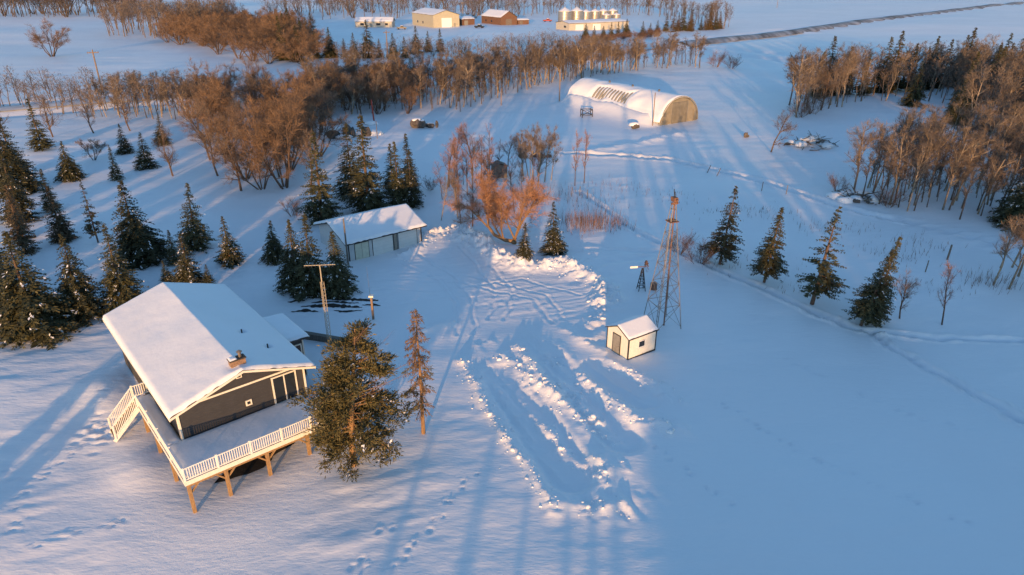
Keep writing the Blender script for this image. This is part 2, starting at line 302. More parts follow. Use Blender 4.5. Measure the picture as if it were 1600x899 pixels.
def strip(name, P, w, m, dz=0.03, step=6):
    pts = []
    for (ax, ay), (bx, by) in zip(P[:-1], P[1:]):
        n = max(1, int(math.hypot(bx-ax, by-ay)/step))
        pts += [(ax+(bx-ax)*k/n, ay+(by-ay)*k/n) for k in range(n)]
    pts.append(P[-1]); pts = np.array(pts); t = np.gradient(pts, axis=0); t /= np.linalg.norm(t, axis=1)[:, None]; nn = np.stack([-t[:,1], t[:,0]], 1)
    K = 7; V = []
    for k in range(K):
        q = pts + nn*(k/(K-1)-.5)*w; V.append(np.stack([q[:,0], q[:,1], zg(q[:,0], q[:,1])+dz+0.12*(1-(2*k/(K-1)-1)**2)], 1))
    V = np.stack(V, 1).reshape(-1, 3); ii = np.arange(len(pts)*K).reshape(-1, K)
    F = np.stack([ii[:-1,:-1], ii[1:,:-1], ii[1:,1:], ii[:-1,1:]], -1).reshape(-1, 4)
    o = link(name, npmesh(name, V, F, m)); tag(o, kind='structure'); return o
strip('highway', [(72,312),(128,362.7),(262.4,501.1),(530,766),(1400,1640)], 13, M['asphalt'], 0.35)
strip('grid_road', [(-260,83),(-113,156),(-80,178),(-39,205),(30,262),(70,309)], 7, M['packed'], 0.25)

# ---------------------------------------------------------------- snow chunks thrown up by the plow (uncountable)
def ico():
    t = (1+5**.5)/2; v = np.array([(-1,t,0),(1,t,0),(-1,-t,0),(1,-t,0),(0,-1,t),(0,1,t),(0,-1,-t),(0,1,-t),(t,0,-1),(t,0,1),(-t,0,-1),(-t,0,1)])/1.9
    f = np.array([(0,11,5),(0,5,1),(0,1,7),(0,7,10),(0,10,11),(1,5,9),(5,11,4),(11,10,2),(10,7,6),(7,1,8),(3,9,4),(3,4,2),(3,2,6),(3,6,8),(3,8,9),(4,9,5),(2,4,11),(6,2,10),(8,6,7),(9,8,1)])
    return v, f
IV, IF = ico()
def chunks(name, pts, sizes, m, seed=3, flat=.7):
    r = np.random.default_rng(seed); n = len(pts); V = IV[None]*(1+r.uniform(-.35,.35,(n,12,1)))*sizes[:,None,None]*np.array([1,1,flat])*r.uniform(.7,1.3,(n,1,3))
    V = V + pts[:,None,:]; F = (IF[None]+np.arange(n)[:,None,None]*12).reshape(-1,3)
    return link(name, npmesh(name, V.reshape(-1,3), F, m, smooth=False))
cp = []; cs = []
for P, hh, w, lu in BERMS:
    if lu < 0.6: continue
    for (ax, ay), (bx, by) in zip(P[:-1], P[1:]):
        L = math.hypot(bx-ax, by-ay); n = int(L*26*w**.6)
        t = rng.uniform(0,1,n); o_ = rng.normal(0, .85*w, n)
        cp.append(np.stack([ax+(bx-ax)*t+o_*(by-ay)/L, ay+(by-ay)*t-o_*(bx-ax)/L], 1)); cs.append(np.clip(rng.lognormal(-3.4, .75, n), .015, .2))
cp = np.concatenate(cp); cs = np.concatenate(cs); cz = zg(cp[:,0], cp[:,1])
ch = chunks('snow_chunks', np.column_stack([cp, cz+cs*.1]), cs, M['snow'])
tag(ch, 'broken snow lumps scattered along the plowed banks', 'snow lumps', kind='stuff')

# ================================================================ BUILDINGS
def snow_sheet(name, x0, x1, y0, y1, zf, th, m, parent, n=36, seed=5, ed=.35, melt=()):
    """snow blanket with rounded edges lying on zf(x, y)"""
    xs = np.linspace(x0, x1, n); ys = np.linspace(y0, y1, n); X, Y = np.meshgrid(xs, ys)
    e = np.minimum(np.minimum(X-x0, x1-X), np.minimum(Y-y0, y1-Y)); e = e + .10*ed*vn(X*3, Y*3, seed+1); t = th*np.sqrt(np.clip(e/ed, 0, 1)*(2-np.clip(e/ed, 0, 1)))
    Zb = np.vectorize(zf)(X, Y); Zt = Zb + t*(1+.4*vn(X*.45+seed, Y*.3, seed)+.10*vn(X*1.6, Y*1.2, seed+2)) + .012
    for mx_, my_, mr in melt: Zt -= .85*t*np.exp(-(np.hypot(X-mx_, Y-my_)/mr)**2)
    V = np.concatenate([np.stack([X,Y,Zt],-1).reshape(-1,3), np.stack([X,Y,Zb],-1).reshape(-1,3)])
    i = np.arange(n*n).reshape(n,n); F = np.stack([i[:-1,:-1],i[:-1,1:],i[1:,1:],i[1:,:-1]],-1).reshape(-1,4)
    return link(name, npmesh(name, V[:n*n], F, m), parent)
def win(parent, c, u, n, w, h, frame=M['cream'], fw=.09, name='window', panes=1):
    """window: glass mesh with frame and panes; c centre, u horizontal unit, n outward normal"""
    c, u, n = Vector(c), Vector(u), Vector(n); up = Vector((0,0,1))
    def B(mb, a0, a1, b0, b1, d0, d1):
        vs = [c+u*a+up*b+n*dd for dd in (d0, d1) for b in (b0, b1) for a in (a0, a1)]
        mb.add(vs, [(0,1,3,2),(4,6,7,5),(0,4,5,1),(2,3,7,6),(0,2,6,4),(1,5,7,3)])
    m = MB(); B(m, -w/2, w/2, -h/2, h/2, -.03, .02); o = m.build(name, M['glass'], parent)
    f = MB()
    for a0, a1, b0, b1 in ((-w/2-fw, -w/2, -h/2-fw, h/2+fw), (w/2, w/2+fw, -h/2-fw, h/2+fw), (-w/2, w/2, h/2, h/2+fw), (-w/2, w/2, -h/2-fw, -h/2)): B(f, a0, a1, b0, b1, -.02, .05)
    for k in range(1, panes): x = -w/2+w*k/panes; B(f, x-fw*.4, x+fw*.4, -h/2, h/2, .021, .045)
    f.build('frame', frame, o); return o

# ---- farmhouse
HR = R(40.35)
house = thing('farmhouse', 'charcoal sided farmhouse with cream trim, snowy gable roof and raised wraparound deck', 'house', (-20.47, 34.53, 0), HR)
W, LB, ZD, ZE, RISE, OH, OF = 8.23, 16.3, 1.55, 3.90, 1.34, .53, .77
KS = RISE/(W/2); RZ = ZE+RISE; LW = LB-.6
m = MB(); m.prism([(0,ZD-.3),(W,ZD-.3),(W,ZE),(W/2,RZ),(0,ZE)], 0, .2); m.build('gable_wall', M['charcoal'], house)
m = MB(); m.prism([(0,ZD-.3),(W,ZD-.3),(W,ZE),(W/2,RZ),(0,ZE)], LW-.2, LW); m.build('gable_wall', M['charcoal'], house)
for x in (0.002, W-.202):
    m = MB(); m.box((x, .2, ZD-.3), (x+.2, LW-.2, ZE)); m.build('side_wall', M['charcoal'], house)
m = MB(); m.box((.06, .06, -2), (W-.06, LW-.06, ZD-.3)); m.build('foundation', M['found'], house)
def slab(mb, x0, z0, x1, z1, y0, y1, t):
    mb.prism([(x0,z0),(x1,z1),(x1,z1+t),(x0,z0+t)], y0, y1)
roof = MB(); slab(roof, -OH, ZE-KS*OH, W/2, RZ, -OF, LB, .13); slab(roof, W/2, RZ, W+OH, ZE-KS*OH, -OF, LB, .13)
roof = roof.build('roof', M['shingle'], house)
zr = lambda x, y: (RZ - KS*abs(x-W/2)) + .13
snow_sheet('roof_snow', -OH-.05, W+OH+.05, -OF-.03, LB+.03, zr, .27, M['snow'], roof, n=130, ed=.3, melt=[(4.1,-.1,.75),(6.2,5.2,.25),(6.9,2.4,.25)])
for sg in (-1, 1):                         # rake boards and fascia
    m = MB(); xe = W/2+sg*(W/2+OH+.02)
    slab(m, xe, ZE-KS*(OH+.02)-.03, W/2, RZ-.03, -OF-.045, -OF-.003, .15); m.build('rake_board', M['cream'], roof)
    m = MB(); xf = -OH-.04 if sg < 0 else W+OH; m.box((xf, -OF, ZE-KS*OH-.1), (xf+.04, LB, ZE-KS*OH+.13)); m.build('fascia', M['cream'], roof)
m = MB(); m.box((-.02, -.05, ZE-.10), (W+.02, -.003, ZE+.03)); m.build('gable_band', M['cream'], house)
for x in (-.03, W-.09):
    m = MB(); m.box((x, -.06, ZD-.1), (x+.12, -.004, ZE-.14)); m.build('corner_board', M['cream'], house)
m = MB(); m.box((-.06, .0, ZD-.1), (-.003, .12, ZE-.1)); m.build('corner_board', M['cream'], house)
door = win(house, (6.8, -.02, ZD+1.06), (1,0,0), (0,-1,0), 1.5, 1.95, fw=.10, name='patio_door', panes=2)
win(house, (4.3, -.02, ZD+.95), (1,0,0), (0,-1,0), .22, .22, fw=.09, name='vent_window')
win(house, (W/2-.12, -.02, RZ-.55), (1,0,0), (0,-1,0), .24, .24, fw=.06, name='gable_vent')
for y, w_, h_ in ((3.2,1.2,1.0),(6.0,.9,1.9),(9.0,1.6,1.1),(12.6,1.2,1.0)): win(house, (-.02, y, ZD+1.15), (0,-1,0), (-1,0,0), w_, h_, fw=.12, panes=2)
# chimney
m = MB(); m.box((3.65, -.08, RZ-.45), (4.6, .38, RZ+.55)); chim = m.build('chimney', M['brick'], house)
m = MB(); m.box((3.6, -.13, RZ+.55), (4.65, .43, RZ+.63)); m.build('chimney_cap', M['found'], chim)
m = MB(); m.tube([(4.35,.16,RZ+.6),(4.35,.16,RZ+.98)], [.11,.11], 10); m.tube([(4.35,.16,RZ+.98),(4.35,.16,RZ+1.0),(4.35,.16,RZ+1.1)], [.19,.19,.05], 10); m.build('flue', M['steel'], chim)
snow_sheet('chimney_snow', 3.62, 4.1, -.11, .41, lambda x, y: RZ+.63, .08, M['snow'], chim, n=10, ed=.15)
for x, y in ((6.2, 5.2), (6.9, 2.4)):
    m = MB(); z0 = RZ-KS*abs(x-W/2); m.tube([(x,y,z0),(x,y,z0+.55)], [.05,.05], 7); m.build('vent_pipe', M['black'], roof)
# porch wing on the far side
m = MB(); m.box((W+.0, 4.6, -.4), (W+2.0, 8.4, 3.25)); wing = m.build('porch_wing', M['charcoal'], house)
m = MB(); slab(m, W+.3, 3.42, W+2.35, 3.27, 4.15, 8.85, .13); wr = m.build('wing_roof', M['shingle'], wing)
snow_sheet('wing_roof_snow', W+.3, W+2.4, 4.1, 8.9, lambda x, y: 3.56-(x-W-.3)*.073, .22, M['snow'], wr, n=26, ed=.25)
win(wing, (W+1.35, 4.58, 2.2), (1,0,0), (0,-1,0), .8, 1.1, fw=.1)
win(wing, (W+2.02, 6.3, 2.1), (0,1,0), (1,0,0), 1.4, 1.1, fw=.1, panes=2)
for x in (W+.5, W+1.92):
    m = MB(); m.box((x, 4.54, 0), (x+.1, 4.597, 3.2)); m.build('corner_board', M['cream'], wing)
# deck
DX0, DX1, DY0, DY1 = -1.12, 7.9, -4.15, 7.0
m = MB(); m.box((DX0, DY0, ZD-.12), (DX1, -.01, ZD)); m.box((DX0, -.01, ZD-.12), (-.01, DY1, ZD)); deck = m.build('deck', M['wood'], house)
for a, b in (((DX0-.04, DY0-.04, ZD-.2), (DX1, DY0-.003, ZD+.1)), ((DX0-.04, DY0, ZD-.2), (DX0-.003, DY1, ZD+.1)), ((DX1+.003, DY0, ZD-.2), (DX1+.04, 0, ZD+.1))):
    m = MB(); m.box(a, b); m.build('fascia_board', M['cream'], deck)
for a, b in (((DX0+.05, DY0+.05, ZD-.4), (DX1-.05, DY0+.25, ZD-.125)), ((DX0+.05, DY0+.25, ZD-.4), (DX0+.25, DY1-.1, ZD-.125)), ((.3, -1.7, ZD-.34), (DX1-.05, -1.55, ZD-.125))):
    m = MB(); m.box(a, b); m.build('beam', M['wood'], deck)
def post(x, y, br):
    m = MB(); m.box((x-.1, y-.1, -1.9), (x+.1, y+.1, ZD-.4))
    for dx, dy in br: m.bar((x, y, ZD-1.0), (x+.55*dx, y+.55*dy, ZD-.42), .09)
    m.build('post', M['wood'], deck)
post(DX0+.16, DY0+.15, [(1,0),(0,1)])
for x in (1.15, 3.65, 6.3): post(x, DY0+.15, [(1,0),(-1,0)])
for y in (-.55, 2.7, 5.6): post(DX0+.16, y, [(0,1),(0,-1)])
ds = lambda x, y: ZD+.003
snow_sheet('deck_snow', -1.0, DX1-.05, DY0+.12, -.06, ds, .2, M['snow'], deck, n=60, seed=8, ed=.5)
snow_sheet('deck_snow', -1.0, -.08, -.06, DY1-.1, ds, .16, M['snow'], deck, n=30, seed=9, ed=.3)
bal = MB().box((-.022,-.022,0),(.022,.022,.74)).mesh('baluster', M['whitep'])
def railing(a, b, parent, posts=(), sp=.135):
    a, b = Vector(a), Vector(b); v = b-a; L = v.length
    m = MB(); m.bar(a+Vector((0,0,.95)), b+Vector((0,0,.95)), .1, .06); m.bar(a+Vector((0,0,.17)), b+Vector((0,0,.17)), .05, .06)
    r = m.build('railing', M['whitep'], parent)
    for k in range(int(L/sp)): link('baluster', bal, r, a+v*((k+.5)*sp/L)+Vector((0,0,.19)))
    for t in posts:
        p = a+v*t; m = MB(); m.box((p.x-.055, p.y-.055, p.z-.05), (p.x+.055, p.y+.055, p.z+1.04)); m.build('rail_post', M['whitep'], r)
    return r
railing((DX0+.03, DY0+.03, ZD), (DX1-.03, DY0+.03, ZD), house, (0.0, .21, .43, .645, .86, 1))
railing((DX0+.03, DY0+.12, ZD), (DX0+.03, 5.65, ZD), house, (.25, .5, .75, 1))
railing((DX1-.03, DY0+.12, ZD), (DX1-.03, -2.4, ZD), house, (1,))
railing((DX0+.03, DY1, ZD), (-.1, DY1, ZD), house, (0,))
# stairs going down to the left
NS = 8; m = MB()
st = None
m.bar((DX0, 5.75, ZD-.15), (DX0-1.85, 5.75, -.4), .06, .25); m.bar((DX0, 6.95, ZD-.15), (DX0-1.85, 6.95, -.4), .06, .25); st = m.build('stairs', M['whitep'], house)
for k in range(NS):
    m = MB(); x = DX0-.05-k*.22; z = ZD-.2-k*.205; m.box((x-.24, 5.8, z-.04), (x, 6.9, z)); m.build('tread', M['wood'], st)
for y in (5.72, 6.98):
    r = railing((DX0, y, ZD-.05), (DX0-1.75, y, -.2), house, (1,), sp=.15)
# bare earth under the deck
m = MB(); pts = []
for k in range(28):
    a = 2*math.pi*k/28; rr_ = 1+.25*math.sin(3*a+1)+.15*math.sin(7*a); pts.append((3.6+3.3*rr_*math.cos(a), -1.5+1.15*rr_*math.sin(a)))
ch_, sh_ = math.cos(HR), math.sin(HR)
V = [(3.6,-1.5)]+pts; V = [(-20.47+ch_*x-sh_*y, 34.53+sh_*x+ch_*y) for x, y in V]; vz = zg(np.array([p[0] for p in V]), np.array([p[1] for p in V]))
m.add([(p[0], p[1], float(z)+.07) for p, z in zip(V, vz)], [(0, i+1, (i+1) % 28+1) for i in range(28)]); tag(m.build('bare_earth', M['soil']), kind='structure')

# ---- garage
GRZ = R(38.4)
gar = thing('garage', 'long pale grey garage with three doors and snowy roof below the spruces', 'garage', (-17.33, 67.25, 0), GRZ)
GW, GL, GH, GRI = 8.98, 7.2, 2.15, 1.2
m = MB(); m.box((0,0,-.4),(GW,.15,GH)); m.box((0,GL-.15,-.4),(GW,GL,GH)); m.build('wall', M['garw'], gar)
for x in (0.003, GW-.153):
    m = MB(); m.add([(x,.15,-.4),(x+.15,.15,-.4),(x+.15,GL-.15,-.4),(x,GL-.15,-.4),(x,.15,GH),(x+.15,.15,GH),(x+.15,GL-.15,GH),(x,GL-.15,GH),(x,GL/2,GH+GRI*.95),(x+.15,GL/2,GH+GRI*.95)],
      [(0,3,7,8,4),(1,5,9,6,2),(0,4,5,1),(3,2,6,7),(4,8,9,5),(8,7,6,9),(0,1,2,3)]); m.build('gable_wall', M['garw'], gar)
gk = GRI/(GL/2); go = .5
def yslab(mb, y0, z0, y1, z1, x0, x1, t): mb.add([(x0,y0,z0),(x1,y0,z0),(x1,y1,z1),(x0,y1,z1),(x0,y0,z0+t),(x1,y0,z0+t),(x1,y1,z1+t),(x0,y1,z1+t)], [(0,3,2,1),(4,5,6,7),(0,1,5,4),(1,2,6,5),(2,3,7,6),(3,0,4,7)])
m = MB(); yslab(m, -go, GH-gk*go, GL/2, GH+GRI, -go, GW+go, .12); yslab(m, GL/2, GH+GRI, GL+go, GH-gk*go, -go, GW+go, .12); groof = m.build('roof', M['black'], gar)
snow_sheet('roof_snow', -go-.02, GW+go+.02, -go-.02, GL+go+.02, lambda x, y: GH+GRI-gk*abs(y-GL/2)+.12, .22, M['snow'], groof, n=60, ed=.25)
for x0, x1, z1, mm, nm in ((.75,2.35,1.75,'gard2','double_door'),(2.85,5.3,1.95,'gard','overhead_door'),(5.45,5.82,1.85,'greyd','entry_door'),(6.0,8.35,1.95,'gard','overhead_door')):
    m = MB(); m.box((x0, -.05, -.3), (x1, -.004, z1)); dd_ = m.build(nm, M[mm], gar)
    f = MB(); f.box((x0-.045,-.07,-.3),(x0-.002,-.004,z1+.045)); f.box((x1+.002,-.07,-.3),(x1+.045,-.004,z1+.045)); f.box((x0,-.07,z1+.002),(x1,-.004,z1+.045)); f.build('frame', M['black'], dd_)
    if nm == 'overhead_door':
        for k in range(1, 5): s_ = MB(); s_.box((x0+.02,-.056,z1*k/5-.012),(x1-.02,-.051,z1*k/5+.012)); s_.build('panel_joint', M['garw'], dd_)
    if nm == 'double_door': s_ = MB(); s_.box(((x0+x1)/2-.02,-.06,-.2),((x0+x1)/2+.02,-.051,z1)); s_.build('meeting_joint', M['greyd'], dd_)
for x in (-.03, GW-.1):
    m = MB(); m.box((x,-.06,-.3),(x+.13,-.003,GH-.15)); m.build('corner_board', M['black'], gar)
win(gar, (GW+.02, 3.4, 1.3), (0,1,0), (1,0,0), .8, .6, frame=M['black'], fw=.06)
m = MB(); m.tube([(-.5,-.75,-.3),(-.5,-.75,5.1)], [.11,.08], 8); tag(m.build('service_pole', M['greywood'], None, loc=(-17.33,67.25,0)), 'short grey wooden pole at the near corner of the garage', 'pole').rotation_euler = (0,0,GRZ)

# ---- pump shed
shed = thing('pump_shed', 'small cream metal shed with black corner trim beside the lattice tower', 'shed', (9.17, 46.82, zat(9.9,48.3)), R(-56.1))
SW, SL, SH, SRI = 2.53, 3.02, 1.92, .62
for y0, y1 in ((0,.08),(SL-.08,SL)):
    m = MB(); m.prism([(-SW,-.6),(0,-.6),(0,SH),(-SW/2,SH+SRI),(-SW,SH)], y0, y1); m.build('gable_wall', M['shedw'], shed)
for x in (-SW+.002, -.082):
    m = MB(); m.box((x,.08,-.6),(x+.08,SL-.08,SH)); m.build('side_wall', M['shedw'], shed)
rib = MB().box((-.012,-.014,-.5),(.012,0,SH-.05)).mesh('cladding_rib', M['shedw'])
for k in range(1, 12):
    o = link('cladding_rib', rib, shed, (.0, k*SL/12, 0)); o.rotation_euler = (0,0,R(90))
    if abs(k*SL/12-1.4) < .42: o.scale = (1,1,.36)
for k in range(1, 10):
    x = -SW+k*SW/10
    if -1.85 < x < -.85: continue
    link('cladding_rib', rib, shed, (x, 0, 0))
sk = SRI/(SW/2)
m = MB(); slab(m, -SW-.14, SH-sk*.14, -SW/2, SH+SRI, -.14, SL+.14, .06); slab(m, -SW/2, SH+SRI, .14, SH-sk*.14, -.14, SL+.14, .06); sr = m.build('roof', M['black'], shed)
snow_sheet('roof_snow', -SW-.1, .1, -.1, SL+.1, lambda x, y: SH+SRI-sk*abs(x+SW/2)+.06, .10, M['snow'], sr, n=36, ed=.15)
for x, y in ((-.06,-.02),(-SW-.02,-.02),(-.06,SL-.08)):
    m = MB(); m.box((x, y, -.5), (x+.085, y+.1, SH-.02)); m.build('corner_trim', M['black'], shed)
m = MB(); m.box((0,.08,-.6),(.02,SL-.08,.12)); m.build('base_trim', M['black'], shed)
m = MB(); m.box((-1.75,-.05,-.3),(-.95,-.004,1.72)); sd = m.build('door', M['greyd'], shed)
f = MB(); f.box((-1.81,-.06,-.3),(-1.752,-.004,1.78)); f.box((-.948,-.06,-.3),(-.89,-.004,1.78)); f.box((-1.75,-.06,1.722),(-.95,-.004,1.78)); f.build('frame', M['black'], sd)
m = MB(); m.tube([(-1.05,-.1,.8),(-1.05,-.05,.8)], [.035,.035], 6); m.build('door_handle', M['steel'], sd)
win(shed, (.02, 1.4, 1.12), (0,1,0), (1,0,0), .62, .5, frame=M['whitep'], fw=.05)

# ---- quonset
qa = math.atan2(QX[1], QX[0])
quon = thing('quonset', 'half-buried corrugated quonset hut with snow over its long curved roof', 'quonset hut', (30.1, 138.6, 0), qa)
QR = QW/2; QH = 5.0
def arch(t, off=0.0): a = math.pi*t; return (QR-(QR+off)*math.cos(a), (QH+off)*math.sin(a)**.92 if math.sin(a) > 0 else 0)
NP = 30; pw = QL/NP; ring = 26
V = []; F = []
prof = [(0,-.12),(.14,-.12),(.34,.14),(.66,.14),(.86,-.12),(1,-.12)]
for i in range(ring+1):
    for py, po in prof: x, z = arch(i/ring, po); V.append((x, py*pw, z-.05))
for i in range(ring):
    for j in range(len(prof)-1): a = i*len(prof)+j; F.append((a, a+1, a+1+len(prof), a+len(prof)))
pm = npmesh('arch_panel', V, F, M['quon'], smooth=False)
for k in range(NP): link('arch_panel', pm, quon, (0, k*pw, 0))
# snow over the shell, worn off in one window on the sunny side
na, ns = 60, 120; V = []
for j in range(ns):
    for i in range(na):
        t = .03+.90*i/(na-1); s = j/(ns-1); y = QL*(.0+1.0*s)
        wv_ = float(vn(np.array([y/2.2]), np.array([t*9]), 61)[0])
        th_ = .42+.3*wv_
        if t < .40:
            inn = min((s-.36+.04*wv_)/.05, (.74+.05*wv_-s)/.05, (t-.15-.05*wv_)/.05, (.35+.12*wv_-t)/.05); th_ -= .44*max(0, min(1, inn+.5))
            th_ += .9*max(0, (.13-t)/.13)
        th_ -= .5*max(0, (t-.62)/.12) if t > .62 else 0
        th_ -= .35*max(0, (.012-s)/.012); th_ -= .35*max(0, (s-.985)/.015)
        x, z = arch(t, th_); V.append((x, y, z-.05))
i = np.arange(na*ns).reshape(ns, na); F = np.stack([i[:-1,:-1], i[1:,:-1], i[1:,1:], i[:-1,1:]], -1).reshape(-1,4)
link('roof_snow', npmesh('roof_snow', V, F, M['snow']), quon)
def endwall(y0, y1, nm):
    pts = [arch(k/24, -.02) for k in range(25)]; mm = MB(); mm.prism([(QW-.02,-.5)]+[(x,z) for x, z in pts[::-1]]+[(.02,-.5)], y0, y1); return mm.build(nm, M['quon'], quon)
ew = endwall(.25, .35, 'end_wall'); endwall(QL-.3, QL-.2, 'end_wall')
for k in range(1, 34):
    x = k*QW/34; z = QH*max(0, 1-((x-QR)/QR)**2)**.5-.15
    if 2.9 < x < 7.4: z0 = 4.15
    else: z0 = -.3
    if z > z0+.1: mm = MB(); mm.box((x-.07, .10, z0), (x+.07, .249, z)); mm.build('wall_rib', M['quon'], ew)
for x0, x1 in ((2.95, 5.12), (5.2, 7.35)):
    mm = MB(); mm.box((x0, .10, -.4), (x1, .248, 4.1)); dd_ = mm.build('sliding_door', M['quond'], ew)
    for k in range(1, 8): rr_ = MB(); xx = x0+(x1-x0)*k/8; rr_.box((xx-.06,.02,-.3),(xx+.06,.099,4.0)); rr_.build('door_rib', M['quond'], dd_)
mm = MB()
for k in range(24):
    a, b = arch(k/24, .12), arch((k+1)/24, .12); mm.bar((a[0], .1, a[1]), (b[0], .1, b[1]), .14, .2)
mm.build('arch_rim', M['quon'], quon)
for y in (6.5, 14.5, 22):
    x, z = arch(.5, .3); mm = MB(); mm.tube([(x,y,z-.4),(x,y,z+.35)], [.22,.22], 8); mm.tube([(x,y,z+.35),(x,y,z+.5)], [.3,.1], 8); mm.build('roof_vent', M['steel'], quon)

# ---- far farm buildings
def gable_building(name, label, cat, a, b, depth, h, rise, wm, rm='snow', doors=(), over=.4, snowt=.3):
    """a, b: ends of the near wall (ground); the ridge runs along a-b"""
    ax, ay = a; bx, by = b; L = math.hypot(bx-ax, by-ay); t = thing(name, label, cat, (ax, ay, zat((ax+bx)/2, (ay+by)/2)), math.atan2(by-ay, bx-ax))
    m = MB(); m.box((0,0,-1),(L,.2,h)); m.box((0,depth-.2,-1),(L,depth,h)); m.build('wall', M[wm], t)
    for x in (0, L-.2):
        m = MB(); m.add([(x,.2,-1),(x+.2,.2,-1),(x+.2,depth-.2,-1),(x,depth-.2,-1),(x,.2,h),(x+.2,.2,h),(x+.2,depth-.2,h),(x,depth-.2,h),(x,depth/2,h+rise*.96),(x+.2,depth/2,h+rise*.96)],
         [(0,3,7,8,4),(1,5,9,6,2),(0,4,5,1),(3,2,6,7),(4,8,9,5),(8,7,6,9),(0,1,2,3)]); m.build('gable_wall', M[wm], t)
    k = rise/(depth/2); m = MB(); yslab(m, -over, h-k*over, depth/2, h+rise, -over, L+over, .15); yslab(m, depth/2, h+rise, depth+over, h-k*over, -over, L+over, .15); r_ = m.build('roof', M['shingle'], t)
    if snowt: snow_sheet('roof_snow', -over-.02, L+over+.02, -over-.02, depth+over+.02, lambda x, y: h+rise-k*abs(y-depth/2)+.15, snowt, M['snow'], r_, n=20, ed=.6)
    for side, p0, p1, z0, z1, mm, nm in doors:
        m = MB()
        if side == 'front': m.box((p0,-.08,z0),(p1,-.01,z1))
        elif side == 'left': m.box((-.08,p0,z0),(-.01,p1,z1))
        else: m.box((L+.01,p0,z0),(L+.08,p1,z1))
        m.build(nm, M[mm], t)
    return t
# shop: near gable faces right-front; ridge runs from the right end back-left
gable_building('machine_shop', 'tall tan machine shop with a big white overhead door in the far yard', 'shop', (-59.5, 437), (-44, 409), 16, 6.6, 2.4, 'shop',
   doors=[('right', 5.0, 11.2, -.5, 5.0, 'whitep', 'overhead_door'), ('right', 12.6, 13.6, -.5, 2.2, 'greyd', 'door'), ('front', 8, 9.4, 1.6, 2.8, 'glass', 'window'), ('front', 16, 17.4, 1.6, 2.8, 'glass', 'window')])
gable_building('small_shop_annex', 'low brown annex against the right side of the tan machine shop', 'shed', (-29.4, 425), (-22, 431), 8, 3.2, 1.0, 'barn', doors=[('front', 2, 4.6, -.5, 2.5, 'greyd', 'door')])
gable_building('brown_barn', 'dark brown barn with steep snowy roof in the middle of the far yard', 'barn', (-18.5, 444), (-6.5, 424), 11, 4.2, 3.2, 'barn', doors=[('right', 3.4, 7.4, -.5, 3.2, 'greywood', 'barn_door'), ('front', 5, 6.2, 1.2, 2.2, 'glass', 'window'), ('front', 12, 13.2, 1.2, 2.2, 'glass', 'window')])
gable_building('barn_lean_to', 'low brown lean-to at the right end of the dark brown barn', 'shed', (3.6, 430), (10, 433), 6, 2.4, .6, 'barn', doors=[('front', 1, 3, -.5, 2, 'greywood', 'door')])
gable_building('yard_bungalow', 'low cream bungalow at the left of the far yard', 'house', (-89, 414), (-68, 414), 10, 3.0, 1.9, 'pale', doors=[('front', 3, 5, 1, 2.2, 'glass', 'window'), ('front', 8.5, 9.5, -.3, 2.1, 'greyd', 'door'), ('front', 12, 14.4, 1, 2.2, 'glass', 'window'), ('front', 17, 18.6, 1, 2.2, 'glass', 'window')])
gable_building('long_shed', 'long low cream shed with flat snowy roof in front of the grain bins', 'shed', (30, 382.5), (64, 401), 13, 3.6, .9, 'pale', doors=[('front', 4, 9, -.5, 3, 'whitep', 'overhead_door'), ('front', 15, 20, -.5, 3, 'whitep', 'overhead_door'), ('left', 3, 5, 1.4, 2.4, 'glass', 'window')])
def grain_bin(x, y, d_, h, label):
    t = thing('grain_bin', label, 'grain bin', (x, y, zat(x, y)), group='grain bins in the far yard'); r = d_/2; he = h*.72
    m = MB(); n = 28; zs = np.linspace(-.5, he, 17)
    m.tube([(0,0,z) for z in zs], [r*(1+.012*(k % 2)) for k in range(17)], n); m.build('wall', M['bin'], t)
    m = MB(); m.tube([(0,0,he),(0,0,h-.35),(0,0,h)], [r*1.05,.5,.45], n); c = m.build('roof', M['bin'], t)
    m = MB(); m.tube([(0,0,he+.22),(0,0,he+.34),(0,0,h-.1)], [r*1.02,r*.95,.6], n); m.build('roof_snow', M['snow'], c, smooth=True)
    m = MB(); m.tube([(0,0,h),(0,0,h+.3)], [.45,.4], 10); m.build('lid', M['steel'], c)
    m = MB(); m.box((-.4,-r-.12,.3),(.4,-r+.2,2.0)); m.build('door', M['steel'], t)
    m = MB()
    for sx in (.9, 1.3): m.bar((sx,-r-.1,.2),(sx,-r-.1,he+.2), .05)
    for k in range(int(he/.4)): m.bar((.9,-r-.1,.4+k*.4),(1.3,-r-.1,.4+k*.4), .03)
    m.build('ladder', M['steel'], t)
for (x, y, d_, h, l) in [(32.6,454,8.2,8.5,'largest silver grain bin, leftmost of the row'),(40.6,461,8.2,8.4,'second large silver grain bin from the left of the row'),(48.4,481,6.6,6.0,'third grain bin from the left, just right of the two large ones'),(55,488,6.6,6.0,'fourth grain bin from the left in the back row'),(61.3,494,6.6,6.0,'fifth grain bin from the left in the back row'),(68.4,500,6.6,6.0,'rightmost grain bin of the back row'),(60.4,470,5.6,4.3,'left one of the two short grain bins at the right of the front row'),(67.4,474,5.6,4.3,'right one of the two short grain bins at the end of the front row')]:
    grain_bin(x, y, d_, h, l)
